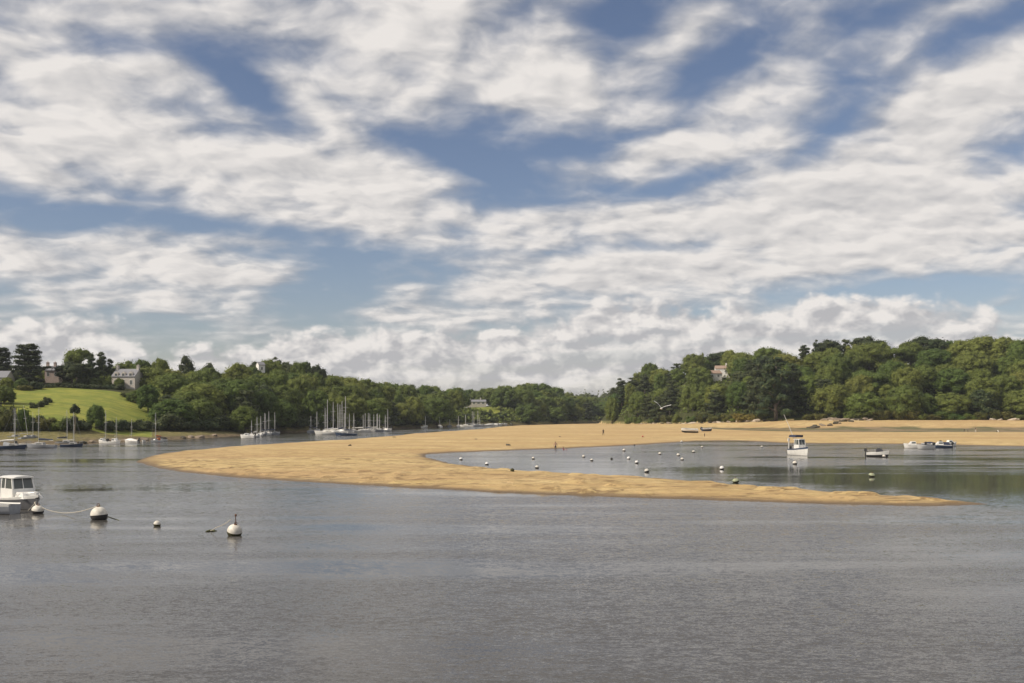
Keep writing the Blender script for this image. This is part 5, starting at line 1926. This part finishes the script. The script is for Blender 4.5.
    mh = bpy.data.meshes.new('hair')
    hb.to_mesh(mh)
    hb.free()
    mh.materials.append(M_HAIR)
    o = bpy.data.objects.new('hair', mh)
    C.objects.link(o)
    o.parent = e
    # eyes
    ey = MB()
    for sg in (1, -1):
        c = hc + Vector((sg * .034, -.092, .02))
        ey.lathe([(.003, -.01), (.011, 0), (.003, .01)], 6, 0, c)
    eo = ey.build('eyes', M_HAIR, e)
    eo.scale = (k, k, k)
    return e


def pz(px, py, zguess=.4):
    q_ = at(px, py, zguess)
    z_ = gz(q_.x, q_.y)
    q_ = at(px, py, z_)
    return q_.y, gz(q_.x, q_.y)


D, z = pz(603.3, 435.4)
person(603.3, D, z, 1.72, 'person in dark clothes walking on the far sand', R(200), M_DCLOTH, M_DCLOTH, pose='walk')
person(555.5, 176, 0, 1.72, 'person in dark shorts wading in the lagoon', R(20), M_SKIN, M_DCLOTH, sunk=.42, z_skin=.5, arm=.22)
person(563.3, 172, 0, 1.25, 'child in maroon sitting in the shallow lagoon beside the wading person', R(60), M_PCLOTH, M_PCLOTH, pose='sit', sunk=.12)
person(566.8, 171, 0, 1.1, 'smaller child in maroon sitting low in the shallow lagoon', R(100), M_PCLOTH, M_PCLOTH, pose='sit', sunk=.30)
g_ = 'walkers on the right beach'
D, z = pz(975.7, 432.9)
person(975.7, D, z, 1.75, 'tallest walker in a dark top and pale trousers on the right beach', R(70), M_DCLOTH, M_LCLOTH, g_, pose='walk')
D, z = pz(964.2, 432.0)
person(964.2, D, z, 1.15, 'child in dark clothes, left of two on the right beach', R(-60), M_DCLOTH, M_DCLOTH, g_)
D, z = pz(967.9, 432.0)
person(967.9, D, z, 1.2, 'child in blue clothes, right of two on the right beach', R(-100), M_BCLOTH, M_DCLOTH, g_, pose='walk')
D, z = pz(704.6, 437.0)
person(704.6, D, z, .95, 'small child in dark clothes below the boats lying on the sand', R(30), M_DCLOTH, M_DCLOTH)

# ---------------------------------------------------------------- gull
D = 84
e = empty('gull', (xat(661.3, D), D, zat(408.6, D)), R(78), 'white gull flying with raised wings before the right wood', 'bird')
bd = MB()
pr_ = [(-.30, .012), (-.22, .05), (-.08, .085), (.08, .09), (.17, .065), (.22, .055), (.27, .048), (.31, .022), (.36, .006)]
bd.loft([[(x_, r_ * math.cos(a), r_ * .9 * math.sin(a)) for a in np.linspace(0, 2 * math.pi, 11)] for x_, r_ in pr_], 0)
bd.add([(-.26, .035, .02), (-.44, .10, .02), (-.44, -.10, .02), (-.26, -.035, .02), (-.26, .035, 0), (-.44, .10, .01), (-.44, -.10, .01), (-.26, -.035, 0)],
       [(0, 1, 2, 3), (7, 6, 5, 4), (0, 4, 5, 1), (1, 5, 6, 2), (2, 6, 7, 3), (3, 7, 4, 0)])
bd.build('body', M_FEATHER, e, True)
for sg, up in ((1, 1.05), (-1, .45)):
    w_ = MB()
    secs = []
    for (s_, zz, cx, ch_) in ((0, 0, .10, .24), (.22, .16, .14, .25), (.40, .25, .12, .22), (.60, .32, .03, .15), (.78, .38, -.06, .03)):
        secs.append([(cx, sg * s_ * (1.25 - .45 * up), .05 + zz * up * 1.5), (cx - ch_ * .3, sg * s_ * (1.25 - .45 * up), .07 + zz * up * 1.5), (cx - ch_, sg * s_ * (1.25 - .45 * up), .04 + zz * up * 1.5),
                     (cx - ch_ * .3, sg * s_ * (1.25 - .45 * up), .045 + zz * up * 1.5), (cx, sg * s_ * (1.25 - .45 * up), .05 + zz * up * 1.5)])
    w_.loft(secs, 0)
    w_.build('wing', M_FEATHER, e, True)

# ---------------------------------------------------------------- summer air
hz = MB()
hz.box(-1700, 1700, -70, 1600, -2.6, 75)
ho_ = hz.build('haze', M_WHITE)
m, g, out = new_mat('summer_haze')
pv = g.n('ShaderNodeVolumePrincipled', {'Color': (0.86, 0.90, 0.95, 1), 'Density': 0.00012, 'Anisotropy': 0.3})
g.L.new(pv.outputs[0], out.inputs['Volume'])
ho_.data.materials.clear()
ho_.data.materials.append(m)
ho_['kind'] = 'stuff'
ho_['label'] = 'thin summer haze over the estuary'
ho_['category'] = 'haze'
SC.cycles.volume_bounces = 0
